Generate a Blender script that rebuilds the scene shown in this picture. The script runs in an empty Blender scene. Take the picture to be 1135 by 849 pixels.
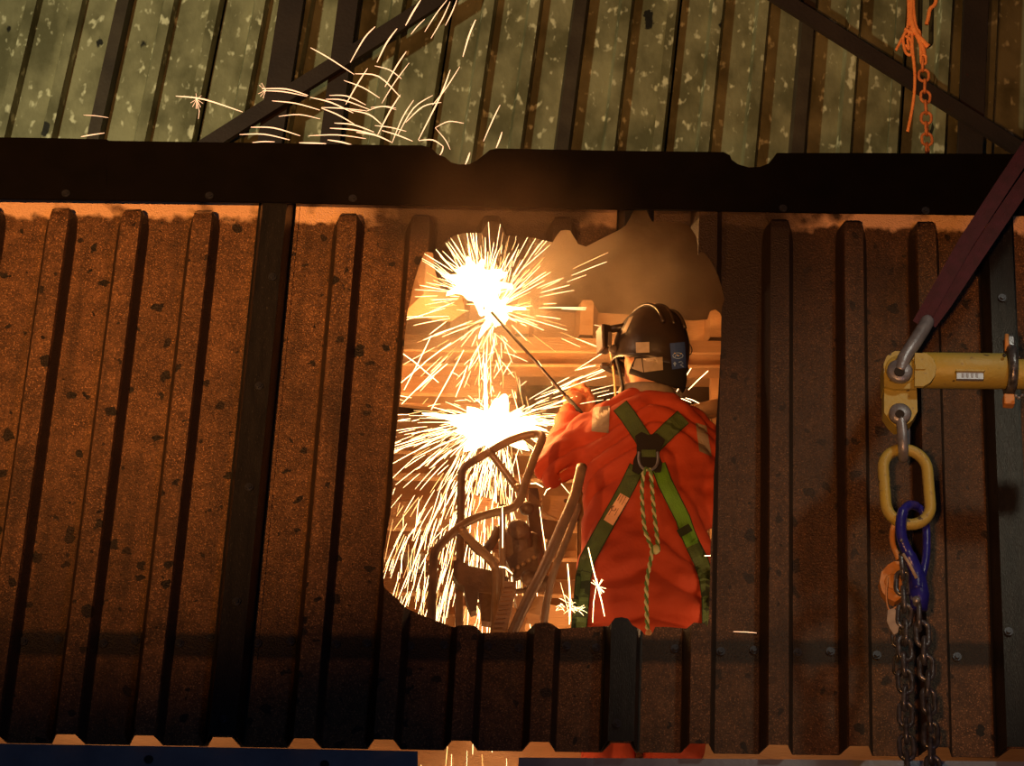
import bpy, bmesh, math, random
from mathutils import Vector, Matrix, Euler, noise
from mathutils.bvhtree import BVHTree
random.seed(7)
R = math.radians
C = bpy.context.scene.collection
# ------------------------------------------------------------------ camera, world, lights, exposure
FPX, PITCH, ROLL, DIST = 3200.0, 28.0, 3.0, 8.0
CAMZ = 1.6
CO = Vector((0, -DIST*math.cos(R(PITCH)), CAMZ))
RM = Euler((R(90+PITCH), 0, 0)).to_matrix() @ Matrix.Rotation(R(ROLL), 3, 'Z')
cam_d = bpy.data.cameras.new('camera'); cam = bpy.data.objects.new('camera', cam_d); C.objects.link(cam)
cam_d.sensor_fit = 'HORIZONTAL'; cam_d.sensor_width = 36.0; cam_d.lens = 36.0*FPX/1135.0
cam.matrix_world = Matrix.Translation(CO) @ RM.to_4x4()
cam_d.clip_start = 0.1; cam_d.clip_end = 200
bpy.context.scene.camera = cam
sc = bpy.context.scene
sc.view_settings.view_transform = 'Standard'; sc.view_settings.look = 'None'
sc.view_settings.exposure = 0.0; sc.view_settings.gamma = 1.0
sc.view_settings.use_curve_mapping = False
sc.cycles.use_denoising = True
sc.cycles.max_bounces = 6; sc.cycles.volume_bounces = 1
sc.cycles.volume_step_rate = 2.0
sc.cycles.sample_clamp_indirect = 4.0

def ray(px, py):
    return RM @ Vector(((px-567.5)/FPX, -(py-424.5)/FPX, -1.0))
def P(px, py, Y):
    d = ray(px, py); t = (Y-CO.y)/d.y
    return CO + d*t

w = bpy.data.worlds.new('world'); sc.world = w; w.use_nodes = True
w.node_tree.nodes['Background'].inputs[0].default_value = (0.03, 0.04, 0.07, 1)
w.node_tree.nodes['Background'].inputs[1].default_value = 0.10

def lamp(kind, name, loc, target, energy, col, size=0.2, spot=60, blend=0.5):
    d = bpy.data.lights.new(name, kind); d.energy = energy; d.color = col
    o = bpy.data.objects.new(name, d); C.objects.link(o); o.location = loc
    if kind == 'SPOT': d.spot_size = R(spot); d.spot_blend = blend
    if kind in ('SPOT', 'POINT'): d.shadow_soft_size = size
    if kind == 'AREA': d.size = size
    if target is not None:
        o.rotation_euler = (Vector(target)-Vector(loc)).to_track_quat('-Z', 'Y').to_euler()
    return o
# orange work lamp left of the hanging panel, weak bluish yard lamp on the right
lamp('SPOT', 'work_lamp_left', (-2.1, -5.8, 2.9), (-1.1, 0, 6.2), 2000, (1.0, 0.40, 0.10), 0.06, 33, 1.0)
lamp('SPOT', 'right_fill_spot', (0.0, -5.6, 2.4), (1.0, 0, 5.85), 760, (1.0, 0.39, 0.10), 0.07, 34, 1.0)  # added orange fill for the right side of the panel
lamp('SPOT', 'rope_glow_spot', (-1.0, -4.0, 6.2), P(1018, 60, 0.22), 260, (1.0, 0.50, 0.20), 0.05, 10, 0.8)  # added spot standing in for spark glow on the hanging rope and chain
lamp('SPOT', 'yard_lamp', (1.9, -6.0, 2.4), (0.1, -0.1, 5.0), 48, (0.50, 0.62, 1.0), 0.3, 70, 0.9)
lamp('SPOT', 'rigging_lamp', (2.6, -4.2, 7.6), (1.15, -0.4, 5.2), 190, (1.0, 0.90, 0.62), 0.2, 18, 0.8)
# flood lamp on the galvanised wall at the back
lamp('SPOT', 'back_flood_lamp', (-3.9, 0.5, 8.6), (1.0, 5, 9.1), 640, (1.0, 0.88, 0.50), 0.12, 100, 0.8)
# the cutting arcs themselves
TOP_ARC = P(543, 330, 1.02); LOW_ARC = P(548, 470, 0.98)
lamp('POINT', 'upper_arc_light', TOP_ARC+Vector((0.02, -0.05, 0)), None, 24, (1.0, 0.42, 0.11), 0.05)
lamp('POINT', 'lower_arc_light', LOW_ARC+Vector((0, -0.05, 0.02)), None, 30, (1.0, 0.42, 0.11), 0.05)
lamp('SPOT', 'worker_fill_spot', P(330, 250, 0.30), P(720, 560, 0.75), 8, (1.0, 0.55, 0.30), 0.10, 95, 0.7)  # added fill hidden behind the panel, lights the worker's back
lamp('POINT', 'inside_low_lamp', P(560, 790, 0.50), None, 3.5, (1.0, 0.50, 0.2), 0.10)

# ------------------------------------------------------------------ materials
def mat(name, base=(0.5, 0.5, 0.5), rough=0.6, metal=0.0, base2=None, scale=8.0, bump=0.0, bscale=60.0,
        spots=None, spot_scale=10.0, spot_size=0.1, fleck=None, stretch=(1, 1, 1), emit=None, estr=0.0, contrast=0.5, alpha=None):
    m = bpy.data.materials.new(name); m.use_nodes = True
    nt = m.node_tree; N = nt.nodes; L = nt.links
    b = N['Principled BSDF']
    b.inputs['Roughness'].default_value = rough; b.inputs['Metallic'].default_value = metal
    tc = N.new('ShaderNodeTexCoord'); mp = N.new('ShaderNodeMapping')
    L.new(tc.outputs['Object'], mp.inputs[0]); mp.inputs['Scale'].default_value = stretch
    def nz(s, d=6):
        n = N.new('ShaderNodeTexNoise'); n.inputs['Scale'].default_value = s; n.inputs['Detail'].default_value = d
        L.new(mp.outputs[0], n.inputs['Vector']); return n
    def rampf(src, a, c):
        r = N.new('ShaderNodeMapRange'); r.inputs[1].default_value = a; r.inputs[2].default_value = c
        L.new(src, r.inputs[0]); return r.outputs[0]
    def mix(f, a, c):
        x = N.new('ShaderNodeMix'); x.data_type = 'RGBA'
        if isinstance(f, float): x.inputs[0].default_value = f
        else: L.new(f, x.inputs[0])
        for i, v in ((6, a), (7, c)):
            if isinstance(v, tuple): x.inputs[i].default_value = (*v, 1)
            else: L.new(v, x.inputs[i])
        return x.outputs[2]
    col = base if base2 is None else mix(rampf(nz(scale).outputs[0], 0.5-contrast*0.4, 0.5+contrast*0.4), base, base2)
    if fleck: col = mix(rampf(nz(fleck[1], 2).outputs[0], fleck[2], fleck[2]+0.10), col, fleck[0])
    if spots:
        v = N.new('ShaderNodeTexVoronoi'); v.inputs['Scale'].default_value = spot_scale
        n = nz(25, 3); vm = N.new('ShaderNodeMix'); vm.data_type = 'VECTOR'; vm.inputs[0].default_value = 0.05
        L.new(mp.outputs[0], vm.inputs[4]); L.new(n.outputs[1], vm.inputs[5]); L.new(vm.outputs[1], v.inputs['Vector'])
        # each cell gets its own spot size
        sub = N.new('ShaderNodeSeparateColor'); L.new(v.outputs['Color'], sub.inputs[0])
        mm = N.new('ShaderNodeMath'); mm.operation = 'POWER'; L.new(sub.outputs[0], mm.inputs[0]); mm.inputs[1].default_value = 3.0
        mu = N.new('ShaderNodeMath'); mu.operation = 'MULTIPLY'; L.new(mm.outputs[0], mu.inputs[0]); mu.inputs[1].default_value = spot_size
        df = N.new('ShaderNodeMath'); df.operation = 'SUBTRACT'; L.new(mu.outputs[0], df.inputs[0]); L.new(v.outputs['Distance'], df.inputs[1])
        col = mix(rampf(df.outputs[0], -0.01, 0.015), col, spots)
    if isinstance(col, tuple): b.inputs['Base Color'].default_value = (*col, 1)
    else: L.new(col, b.inputs['Base Color'])
    if bump:
        bn = N.new('ShaderNodeBump'); bn.inputs['Strength'].default_value = bump; bn.inputs['Distance'].default_value = 0.004
        L.new(nz(bscale, 4).outputs[0], bn.inputs['Height']); L.new(bn.outputs[0], b.inputs['Normal'])
    if emit:
        b.inputs['Emission Color'].default_value = (*emit, 1); b.inputs['Emission Strength'].default_value = estr
    if alpha is not None: b.inputs['Alpha'].default_value = alpha
    m['nodes_col'] = ''
    return m

def emis(name, col, s):
    m = bpy.data.materials.new(name); m.use_nodes = True; nt = m.node_tree; nt.nodes.clear()
    e = nt.nodes.new('ShaderNodeEmission'); e.inputs[0].default_value = (*col, 1); e.inputs[1].default_value = s
    o = nt.nodes.new('ShaderNodeOutputMaterial'); nt.links.new(e.outputs[0], o.inputs[0]); return m

# rusted panel: grain, pits, a cleaner unrusted strip under the old beam, a black gasket band, darker areas by the burnt hole and shade painted at its top corners
SLOPE = (P(1100, 256, 0).z-P(40, 240, 0).z)/(P(1100, 256, 0).x-P(40, 240, 0).x)
Z_STRIP = P(567, 250, 0).z; Z_B0 = P(567, 734, 0).z; Z_B1 = P(567, 706, 0).z
def sheet_material(name, dark=1.0, clean=True):
    m = mat(name, (0.060, 0.028, 0.013), 0.58, 0.0, (0.20, 0.100, 0.046), 20, 1.0, 210, spots=(0.008, 0.006, 0.005), spot_scale=26,
            spot_size=0.44, fleck=((0.44, 0.23, 0.11), 240, 0.56), contrast=0.7)
    nt = m.node_tree; N = nt.nodes; L = nt.links; b = N['Principled BSDF']
    src = b.inputs['Base Color'].links[0].from_socket
    geo = N.new('ShaderNodeTexCoord'); sep = N.new('ShaderNodeSeparateXYZ'); L.new(geo.outputs['Object'], sep.inputs[0])
    def M(op, a, c=None):
        n = N.new('ShaderNodeMath'); n.operation = op
        for i, v in enumerate((a, c)):
            if v is None: continue
            if isinstance(v, (int, float)): n.inputs[i].default_value = v
            else: L.new(v, n.inputs[i])
        return n.outputs[0]
    def NZ(s, d=5):
        n = N.new('ShaderNodeTexNoise'); n.inputs['Scale'].default_value = s; n.inputs['Detail'].default_value = d
        L.new(geo.outputs['Object'], n.inputs['Vector']); return n.outputs[0]
    def MR(v, a, c):
        r = N.new('ShaderNodeMapRange'); r.inputs[1].default_value = a; r.inputs[2].default_value = c; L.new(v, r.inputs[0]); return r.outputs[0]
    def MIX(f, a, c):
        x = N.new('ShaderNodeMix'); x.data_type = 'RGBA'; L.new(f, x.inputs[0])
        for i, v in ((6, a), (7, c)):
            if isinstance(v, tuple): x.inputs[i].default_value = (*v, 1)
            else: L.new(v, x.inputs[i])
        return x.outputs[2]
    zz = M('SUBTRACT', sep.outputs[2], M('MULTIPLY', sep.outputs[0], SLOPE))
    # vertical grime streaks
    mp = N.new('ShaderNodeMapping'); mp.inputs['Scale'].default_value = (14, 2, 0.9); L.new(geo.outputs['Object'], mp.inputs[0])
    sn = N.new('ShaderNodeTexNoise'); sn.inputs['Scale'].default_value = 1.6; sn.inputs['Detail'].default_value = 4; L.new(mp.outputs[0], sn.inputs['Vector'])
    src = MIX(M('MULTIPLY', MR(sn.outputs[0], 0.50, 0.75), 0.65), src, (0.030, 0.016, 0.010))
    # rib sides are mixed to dark grey
    yv = M('ADD', sep.outputs[1], M('MULTIPLY', M('SUBTRACT', NZ(60), 0.5), 0.012))
    wf = M('MULTIPLY', MR(yv, -0.010, -0.018), MR(yv, -0.0675, -0.060))
    src = MIX(M('MULTIPLY', wf, 0.88), src, (0.020, 0.018, 0.018))
    # old grime patches, fine pitting
    src = MIX(M('MULTIPLY', MR(NZ(95, 3), 0.50, 0.62), 0.5), src, (0.030, 0.016, 0.010))
    src = MIX(M('MULTIPLY', MR(NZ(2.2, 6), 0.50, 0.66), 0.55), src, (0.030, 0.016, 0.010))
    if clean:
        for (cx, cy, rx, rz, am) in ((900, 470, 0.75, 1.1, 0.62), (640, 790, 1.0, 0.36, 0.25)):  # darker area right of the hole, weaker one below it
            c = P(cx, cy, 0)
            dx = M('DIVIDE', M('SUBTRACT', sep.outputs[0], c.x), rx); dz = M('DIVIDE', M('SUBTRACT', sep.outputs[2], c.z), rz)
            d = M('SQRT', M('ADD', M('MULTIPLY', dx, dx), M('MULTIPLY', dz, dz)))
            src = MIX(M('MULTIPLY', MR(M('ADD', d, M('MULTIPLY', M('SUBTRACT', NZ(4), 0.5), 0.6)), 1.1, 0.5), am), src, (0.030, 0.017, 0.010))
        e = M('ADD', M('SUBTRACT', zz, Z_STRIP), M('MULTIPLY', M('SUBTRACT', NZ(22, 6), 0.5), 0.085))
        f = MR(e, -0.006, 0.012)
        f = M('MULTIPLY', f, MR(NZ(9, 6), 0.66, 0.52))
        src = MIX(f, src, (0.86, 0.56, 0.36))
        base = MR(sep.outputs[1], -0.035, -0.01)
        bd = M('MULTIPLY', MR(M('ADD', zz, M('MULTIPLY', NZ(30), 0.012)), Z_B0-0.004, Z_B0+0.012), MR(M('ADD', zz, M('MULTIPLY', NZ(30), 0.012)), Z_B1+0.012, Z_B1-0.006))
        src = MIX(M('MULTIPLY', bd, M('ADD', M('MULTIPLY', base, 0.62), 0.33)), src, (0.010, 0.008, 0.008))
        # shade painted into the colour at both top corners of the hole
        for (cx, cy, rx, rz) in ((545, 232, 0.42, 0.26), (800, 260, 0.29, 0.42)):
            c = P(cx, cy, 0)
            dx = M('DIVIDE', M('SUBTRACT', sep.outputs[0], c.x), rx); dz = M('DIVIDE', M('SUBTRACT', sep.outputs[2], c.z), rz)
            d = M('SQRT', M('ADD', M('MULTIPLY', dx, dx), M('MULTIPLY', dz, dz)))
            src = MIX(M('MULTIPLY', MR(M('ADD', d, M('MULTIPLY', M('SUBTRACT', NZ(5), 0.5), 0.5)), 1.10, 0.62), 0.95), src, (0.030, 0.018, 0.012))
    L.new(src, b.inputs['Base Color'])
    return m
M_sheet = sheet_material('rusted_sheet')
M_cap = mat('grey_lap_steel', (0.008, 0.008, 0.009), 0.40, 0.1, (0.018, 0.017, 0.018), 9, 0.4, 90, fleck=((0.10, 0.09, 0.09), 120, 0.66), stretch=(6, 6, 1))
M_beam = mat('sooty_beam_steel', (0.0022, 0.0018, 0.0018), 0.95, 0.0, (0.004, 0.003, 0.003), 12, 0.2, 80)
M_beam.node_tree.nodes['Principled BSDF'].inputs['Specular IOR Level'].default_value = 0.12
M_ledge = mat('blue_grey_steel', (0.30, 0.33, 0.42), 0.45, 0.2, (0.20, 0.22, 0.30), 8, 0.35, 70)
M_bolt = mat('bolt_steel', (0.07, 0.08, 0.11), 0.35, 0.6, (0.03, 0.03, 0.04), 90)
M_galv = mat('weathered_galvanised', (0.115, 0.115, 0.062), 0.55, 0.15, (0.27, 0.27, 0.165), 6.5, 0.6, 45, spots=(0.012, 0.012, 0.010), spot_scale=5.0,
             spot_size=0.26, fleck=((0.62, 0.64, 0.46), 22, 0.60), contrast=0.35, stretch=(1, 1, 0.6))
M_galvcap = mat('dark_lap_galvanised', (0.030, 0.020, 0.014), 0.6, 0.1, (0.06, 0.045, 0.03), 6, 0.4, 60)
M_post = mat('dark_brown_steel', (0.016, 0.007, 0.005), 0.7, 0.0, (0.026, 0.013, 0.008), 5, 0.4, 60)
M_rust = mat('rusty_girder', (0.40, 0.21, 0.10), 0.65, 0.0, (0.62, 0.36, 0.18), 6, 0.6, 70, contrast=0.7, stretch=(0.6, 1, 2.5))
M_rust2 = mat('dark_rusty_steel', (0.07, 0.04, 0.026), 0.5, 0.1, (0.22, 0.12, 0.07), 14, 0.6, 90, contrast=0.7)
M_tube = mat('scratched_tube', (0.22, 0.13, 0.075), 0.38, 0.25, (0.42, 0.25, 0.14), 22, 0.35, 120, contrast=0.7)
M_back = mat('grimy_back_sheet', (0.065, 0.034, 0.019), 0.8, 0.0, (0.12, 0.065, 0.036), 3, 0.4, 40)
M_wood = mat('rough_timber', (0.60, 0.36, 0.19), 0.75, 0.0, (0.24, 0.13, 0.07), 9, 0.9, 40, contrast=0.6, stretch=(0.7, 0.7, 9))
M_conc = mat('yard_concrete', (0.16, 0.15, 0.14), 0.85, 0.0, (0.24, 0.23, 0.21), 3, 0.5, 40)
M_chain = mat('dark_chain_steel', (0.20, 0.22, 0.28), 0.30, 0.6, (0.06, 0.06, 0.07), 60, 0.3, 150)
M_shackle = mat('grey_shackle', (0.30, 0.32, 0.40), 0.38, 0.45, (0.16, 0.17, 0.22), 30, 0.3, 120)
M_yel = mat('worn_yellow_paint', (0.40, 0.33, 0.06), 0.5, 0.0, (0.34, 0.30, 0.09), 14, 0.4, 90, spots=(0.09, 0.07, 0.04), spot_scale=26, spot_size=0.36,
            fleck=((0.22, 0.17, 0.08), 60, 0.66))
M_orangep = mat('orange_paint', (0.62, 0.28, 0.08), 0.5, 0.0, (0.42, 0.22, 0.09), 40, 0.4, 90)
M_blue = mat('dark_blue_paint', (0.020, 0.022, 0.34), 0.30, 0.0, (0.012, 0.012, 0.18), 25, 0.3, 90)
M_sling = mat('purple_red_webbing', (0.055, 0.010, 0.026), 0.85, 0.0, (0.032, 0.007, 0.016), 30, 0.6, 260)
M_orope = mat('orange_glow_rope', (0.95, 0.40, 0.13), 0.7, 0.0, (0.75, 0.27, 0.08), 60, 0.5, 200)  # orange spark light put into the rope colour
M_ochain = mat('orange_glow_chain', (0.70, 0.27, 0.09), 0.6, 0.0, (0.42, 0.15, 0.06), 50, 0.5, 200)  # chain colour carries the orange light of the sparks
M_dgreen = mat('dark_green_link', (0.045, 0.055, 0.032), 0.45, 0.2, (0.03, 0.035, 0.02), 30)
M_suit = mat('red_orange_coverall', (0.50, 0.062, 0.020), 0.82, 0.0, (0.36, 0.044, 0.015), 6, 0.5, 70, contrast=0.7)
M_skin = mat('skin', (0.62, 0.30, 0.18), 0.6)
M_hair = mat('brown_hair', (0.05, 0.025, 0.015), 0.8)
M_helm = mat('black_helmet', (0.018, 0.013, 0.011), 0.38, 0.0, (0.035, 0.022, 0.016), 18, 0.2, 60)
M_black = mat('black_webbing', (0.012, 0.009, 0.008), 0.8)
M_refl = mat('grey_reflective_tape', (0.46, 0.38, 0.28), 0.5, 0.1, (0.34, 0.28, 0.2), 40)
M_refg = mat('dull_grey_patch', (0.30, 0.24, 0.19), 0.6, 0.0, (0.22, 0.17, 0.13), 50)
M_green = mat('green_webbing', (0.075, 0.125, 0.035), 0.75, 0.0, (0.055, 0.090, 0.03), 40, 0.6, 300)
M_greenb = mat('bright_green_webbing', (0.13, 0.36, 0.035), 0.7, 0.0, (0.10, 0.26, 0.03), 20, 0.6, 300)
M_gedge = mat('dark_green_edging', (0.018, 0.030, 0.012), 0.8)
M_label = mat('pale_orange_label', (0.80, 0.46, 0.28), 0.6)
M_ink = mat('label_ink', (0.16, 0.07, 0.04), 0.7)
M_badge = mat('blue_badge', (0.05, 0.10, 0.36), 0.5)
M_badgel = mat('light_blue_print', (0.35, 0.55, 1.0), 0.5)
M_gold = mat('gold_dot', (0.9, 0.65, 0.15), 0.4)
M_glove = mat('worn_orange_glove', (0.50, 0.16, 0.07), 0.85, 0.0, (0.32, 0.11, 0.05), 20, 0.5, 100)
M_ropeg = mat('green_rope_strand', (0.10, 0.20, 0.06), 0.8)
M_ropew = mat('pale_rope_strand', (0.55, 0.60, 0.36), 0.8)
M_shield = mat('smoky_visor', (0.75, 0.45, 0.22), 0.25)
M_lamp = mat('grey_lamp_plastic', (0.12, 0.09, 0.07), 0.4)
M_bone = mat('pale_tag', (0.42, 0.38, 0.34), 0.6, 0.0, (0.30, 0.27, 0.25), 60)
M_plate = mat('grey_name_plate', (0.36, 0.40, 0.50), 0.4, 0.4, (0.26, 0.28, 0.36), 60)
E_white = emis('white_hot_metal', (1.0, 0.62, 0.26), 9)
E_yel = emis('yellow_spark', (1.0, 0.50, 0.15), 4.0)
E_yel2 = emis('yellow_dim_spark', (1.0, 0.44, 0.12), 1.9)
E_or = emis('orange_spark', (1.0, 0.36, 0.12), 1.1)
E_orc = emis('orange_hot_spark', (1.0, 0.50, 0.25), 2.3)

# ------------------------------------------------------------------ helpers
def mesh(name, verts, faces, m=None, smooth=False, fm=None):
    me = bpy.data.meshes.new(name); me.from_pydata([tuple(v) for v in verts], [], faces); me.validate()
    ms = m if isinstance(m, (list, tuple)) else [m]
    for x in ms: me.materials.append(x)
    if fm: me.polygons.foreach_set('material_index', fm)
    if smooth: me.polygons.foreach_set('use_smooth', [True]*len(me.polygons))
    return me
def wloc(o):
    v = Vector((0, 0, 0))
    while o: v = v+Vector(o.location); o = o.parent
    return v
def obj(name, g, m=None, parent=None, smooth=False):
    """g = (verts, faces) in world coordinates, or a mesh already in them"""
    me = g if isinstance(g, bpy.types.Mesh) else mesh(name, g[0], g[1], m, smooth, g[2] if len(g) > 2 else None)
    o = bpy.data.objects.new(name, me); C.objects.link(o)
    if parent:
        me.transform(Matrix.Translation(-wloc(parent))); o.parent = parent
    return o
def tag(o, label, cat, group=None, kind=None):
    if label: o['label'] = label
    if cat: o['category'] = cat
    if group: o['group'] = group
    if kind: o['kind'] = kind
    return o
def thing(name, label, cat, loc=(0, 0, 0), group=None, kind=None):
    o = bpy.data.objects.new(name, None); C.objects.link(o); o.location = loc; o.empty_display_size = 0.1
    return tag(o, label, cat, group, kind)
def structure(o): o['kind'] = 'structure'; return o

class G:
    def __init__(s): s.v = []; s.f = []; s.m = []
    def add(s, vs, fs, mi=0):
        b = len(s.v); s.v += [Vector(v) for v in vs]; s.f += [tuple(i+b for i in f) for f in fs]; s.m += [mi]*len(fs); return s
    def out(s): return (s.v, s.f, s.m)
def box(c, d, rot=None):
    c = Vector(c); vs = []
    for z in (-1, 1):
        for x, y in ((-1, -1), (1, -1), (1, 1), (-1, 1)):
            v = Vector((x*d[0]/2, y*d[1]/2, z*d[2]/2))
            if rot: v = rot @ v
            vs.append(c+v)
    return vs, [(3, 2, 1, 0), (4, 5, 6, 7), (0, 1, 5, 4), (1, 2, 6, 5), (2, 3, 7, 6), (3, 0, 4, 7)]
def bbox_bev(c, d, bev=0.004, rot=None, seg=2):
    bm = bmesh.new(); bmesh.ops.create_cube(bm, size=1)
    for v in bm.verts: v.co = Vector((v.co.x*d[0], v.co.y*d[1], v.co.z*d[2]))
    bmesh.ops.bevel(bm, geom=bm.edges[:], offset=bev, segments=seg, affect='EDGES', profile=0.5)
    M_ = (rot.to_4x4() if rot else Matrix.Identity(4)); M_ = Matrix.Translation(c) @ M_
    bm.transform(M_); vs = [v.co.copy() for v in bm.verts]; bm.verts.index_update()
    fs = [tuple(v.index for v in f.verts) for f in bm.faces]; bm.free(); return vs, fs
def prism(pix, Y, t, yb=None):
    """polygon traced at depth Y, given its own real thickness t along world Y"""
    a = [P(x, y, Y) for x, y in pix]; n = len(a)
    vs = a+[p+Vector((0, t, 0)) for p in a]
    fs = [tuple(range(n)), tuple(range(2*n-1, n-1, -1))]+[(i, i+n, (i+1) % n+n, (i+1) % n) for i in range(n)]
    bm = bmesh.new(); bv = [bm.verts.new(v) for v in vs]
    for f in fs: bm.faces.new([bv[i] for i in f])
    bmesh.ops.recalc_face_normals(bm, faces=bm.faces[:])
    bmesh.ops.triangulate(bm, faces=[f for f in bm.faces if len(f.verts) > 4])
    bm.verts.index_update()
    o = ([v.co.copy() for v in bm.verts], [tuple(v.index for v in f.verts) for f in bm.faces]); bm.free(); return o
def smooth_path(pts, n=5):
    pts = [Vector(p) for p in pts]; out = []
    for i in range(len(pts)-1):
        p0 = pts[max(i-1, 0)]; p1 = pts[i]; p2 = pts[i+1]; p3 = pts[min(i+2, len(pts)-1)]
        for k in range(n):
            t = k/n
            out.append(0.5*((2*p1)+(p2-p0)*t+(2*p0-5*p1+4*p2-p3)*t*t+(3*p1-p0-3*p2+p3)*t**3))
    out.append(pts[-1]); return out
def tube(pts, r, seg=10, closed=False, caps=True, flat=None):
    """sweep; r number or list; flat=(a,b) gives an elliptical section"""
    pts = [Vector(p) for p in pts]; n = len(pts); vs = []; fs = []
    t0 = (pts[1]-pts[0]).normalized(); up = Vector((0, 0, 1)) if abs(t0.z) < 0.9 else Vector((1, 0, 0))
    nrm = (up-t0*up.dot(t0)).normalized()
    for i in range(n):
        if closed: t = pts[(i+1) % n]-pts[(i-1) % n]
        else: t = pts[min(i+1, n-1)]-pts[max(i-1, 0)]
        t.normalize(); nrm = (nrm-t*nrm.dot(t)).normalized(); bn = t.cross(nrm)
        rr = r[i] if isinstance(r, (list, tuple)) else r
        for k in range(seg):
            a = 2*math.pi*k/seg
            ca, sa = math.cos(a), math.sin(a)
            if flat: ca *= flat[0]; sa *= flat[1]
            vs.append(pts[i]+(nrm*ca+bn*sa)*rr)
    m_ = n if closed else n-1
    for i in range(m_):
        j = (i+1) % n
        for k in range(seg):
            l = (k+1) % seg; fs.append((i*seg+k, i*seg+l, j*seg+l, j*seg+k))
    if caps and not closed:
        fs.append(tuple(range(seg-1, -1, -1))); fs.append(tuple((n-1)*seg+k for k in range(seg)))
    return vs, fs
def pt(path, Y):  # path of (px,py[,Y])
    return [P(p[0], p[1], p[2] if len(p) > 2 else Y) for p in path]
def cyl(c, axis, r, h, seg=20, bev=0.0):
    c = Vector(c); a = Vector(axis).normalized()
    return tube([c-a*h/2, c-a*(h/2-1e-4), c+a*(h/2-1e-4), c+a*h/2] if bev == 0 else [c-a*h/2, c-a*(h/2-bev), c+a*(h/2-bev), c+a*h/2],
                [r, r, r, r] if bev == 0 else [r-bev, r, r, r-bev], seg)
def sphere(c, r, sx=1, sy=1, sz=1, u=16, v=10, rot=None):
    vs = []; fs = []
    for i in range(v+1):
        th = math.pi*i/v
        for k in range(u):
            ph = 2*math.pi*k/u
            q = Vector((math.sin(th)*math.cos(ph)*sx, math.sin(th)*math.sin(ph)*sy, math.cos(th)*sz))*r
            if rot: q = rot @ q
            vs.append(Vector(c)+q)
    for i in range(v):
        for k in range(u):
            l = (k+1) % u; fs.append((i*u+k, (i+1)*u+k, (i+1)*u+l, i*u+l))
    return vs, fs
def evaluated(o):
    dg = bpy.context.evaluated_depsgraph_get()
    me = bpy.data.meshes.new_from_object(o.evaluated_get(dg), depsgraph=dg); return me
def boolcut(me_name, surf, m, cutter_pix, y0, y1, thick=0.0035):
    me = mesh(me_name, surf[0], surf[1], m)
    o = bpy.data.objects.new(me_name, me); C.objects.link(o)
    s = o.modifiers.new('s', 'SOLIDIFY'); s.thickness = thick; s.offset = 0
    cs = []
    for pix in cutter_pix:
        a = [P(x, y, y0) for x, y in pix]; b = [P(x, y, y1) for x, y in pix]; n = len(a)
        bm = bmesh.new(); bv = [bm.verts.new(v) for v in a+b]
        for f in [tuple(range(n)), tuple(range(2*n-1, n-1, -1))]+[(i, i+n, (i+1) % n+n, (i+1) % n) for i in range(n)]:
            bm.faces.new([bv[i] for i in f])
        bmesh.ops.recalc_face_normals(bm, faces=bm.faces[:])
        cm = bpy.data.meshes.new('c'); bm.to_mesh(cm); bm.free()
        c = bpy.data.objects.new('c', cm); C.objects.link(c); cs.append(c)
        d = o.modifiers.new('b', 'BOOLEAN'); d.operation = 'DIFFERENCE'; d.object = c; d.solver = 'EXACT'
    bpy.context.view_layer.update()
    r = evaluated(o); r.name = me_name
    bpy.data.objects.remove(o)
    for c in cs: bpy.data.objects.remove(c)
    return r

# ------------------------------------------------------------------ corrugated sheet
def rib_surface(x0, x1, centres, wb, wt, dep, Y, ztop, zbot, dome=None, lean=0.0, zref=0.0, offs=0.0):
    """folded sheet; centres = world X of ribs; ztop/zbot = functions of X"""
    cols = [(x0, 0)]
    for c in centres:
        cols += [(c-wb/2, 0), (c-wt/2, 1), (c+wt/2, 1), (c+wb/2, 0)]
    cols.append((x1, 0))
    cols = [(min(max(x, x0), x1), d) for x, d in cols]
    rows = [0.0, 1.0] if not dome else [0.0, 0.4, 1.0]
    vs = []; n = len(cols); nr = 0
    dz = [0.10, 0.06, 0.035, 0.018, 0.006, 0.0] if dome else []
    for i, (x, d) in enumerate(cols):
        zb, zt = zbot(x), ztop(x)
        if dome:
            zd = dome(x)                       # z of the arch top
            ci = (i-1)//4
            isd = 0 < i < n-1 and dome_on[min(max(ci, 0), len(centres)-1)]
            levels = [(zb, 1), (zd-0.09, 1), (zd-0.05, 0.97), (zd-0.025, 0.86), (zd-0.008, 0.6), (zd+0.004, 0.0), (zt, 0.0)]
            if not isd: levels = [(z, 1) for z, k in levels]
            for z, k in levels:
                xx = x
                if isd:
                    c = centres[ci]; xx = c+(x-c)*(0.35+0.65*k if z < zt-1e-6 else 0.35)
                vs.append(Vector((xx, Y-dep*d*k-offs, z)))
            nr = len(levels)
        else:
            for z in (zb, zt): vs.append(Vector((x+(z-zref)*lean, Y-dep*d-offs, z)))
            nr = 2
    fs = [(i*nr+j, (i+1)*nr+j, (i+1)*nr+j+1, i*nr+j+1) for i in range(n-1) for j in range(nr-1)]
    return vs, fs

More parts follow.
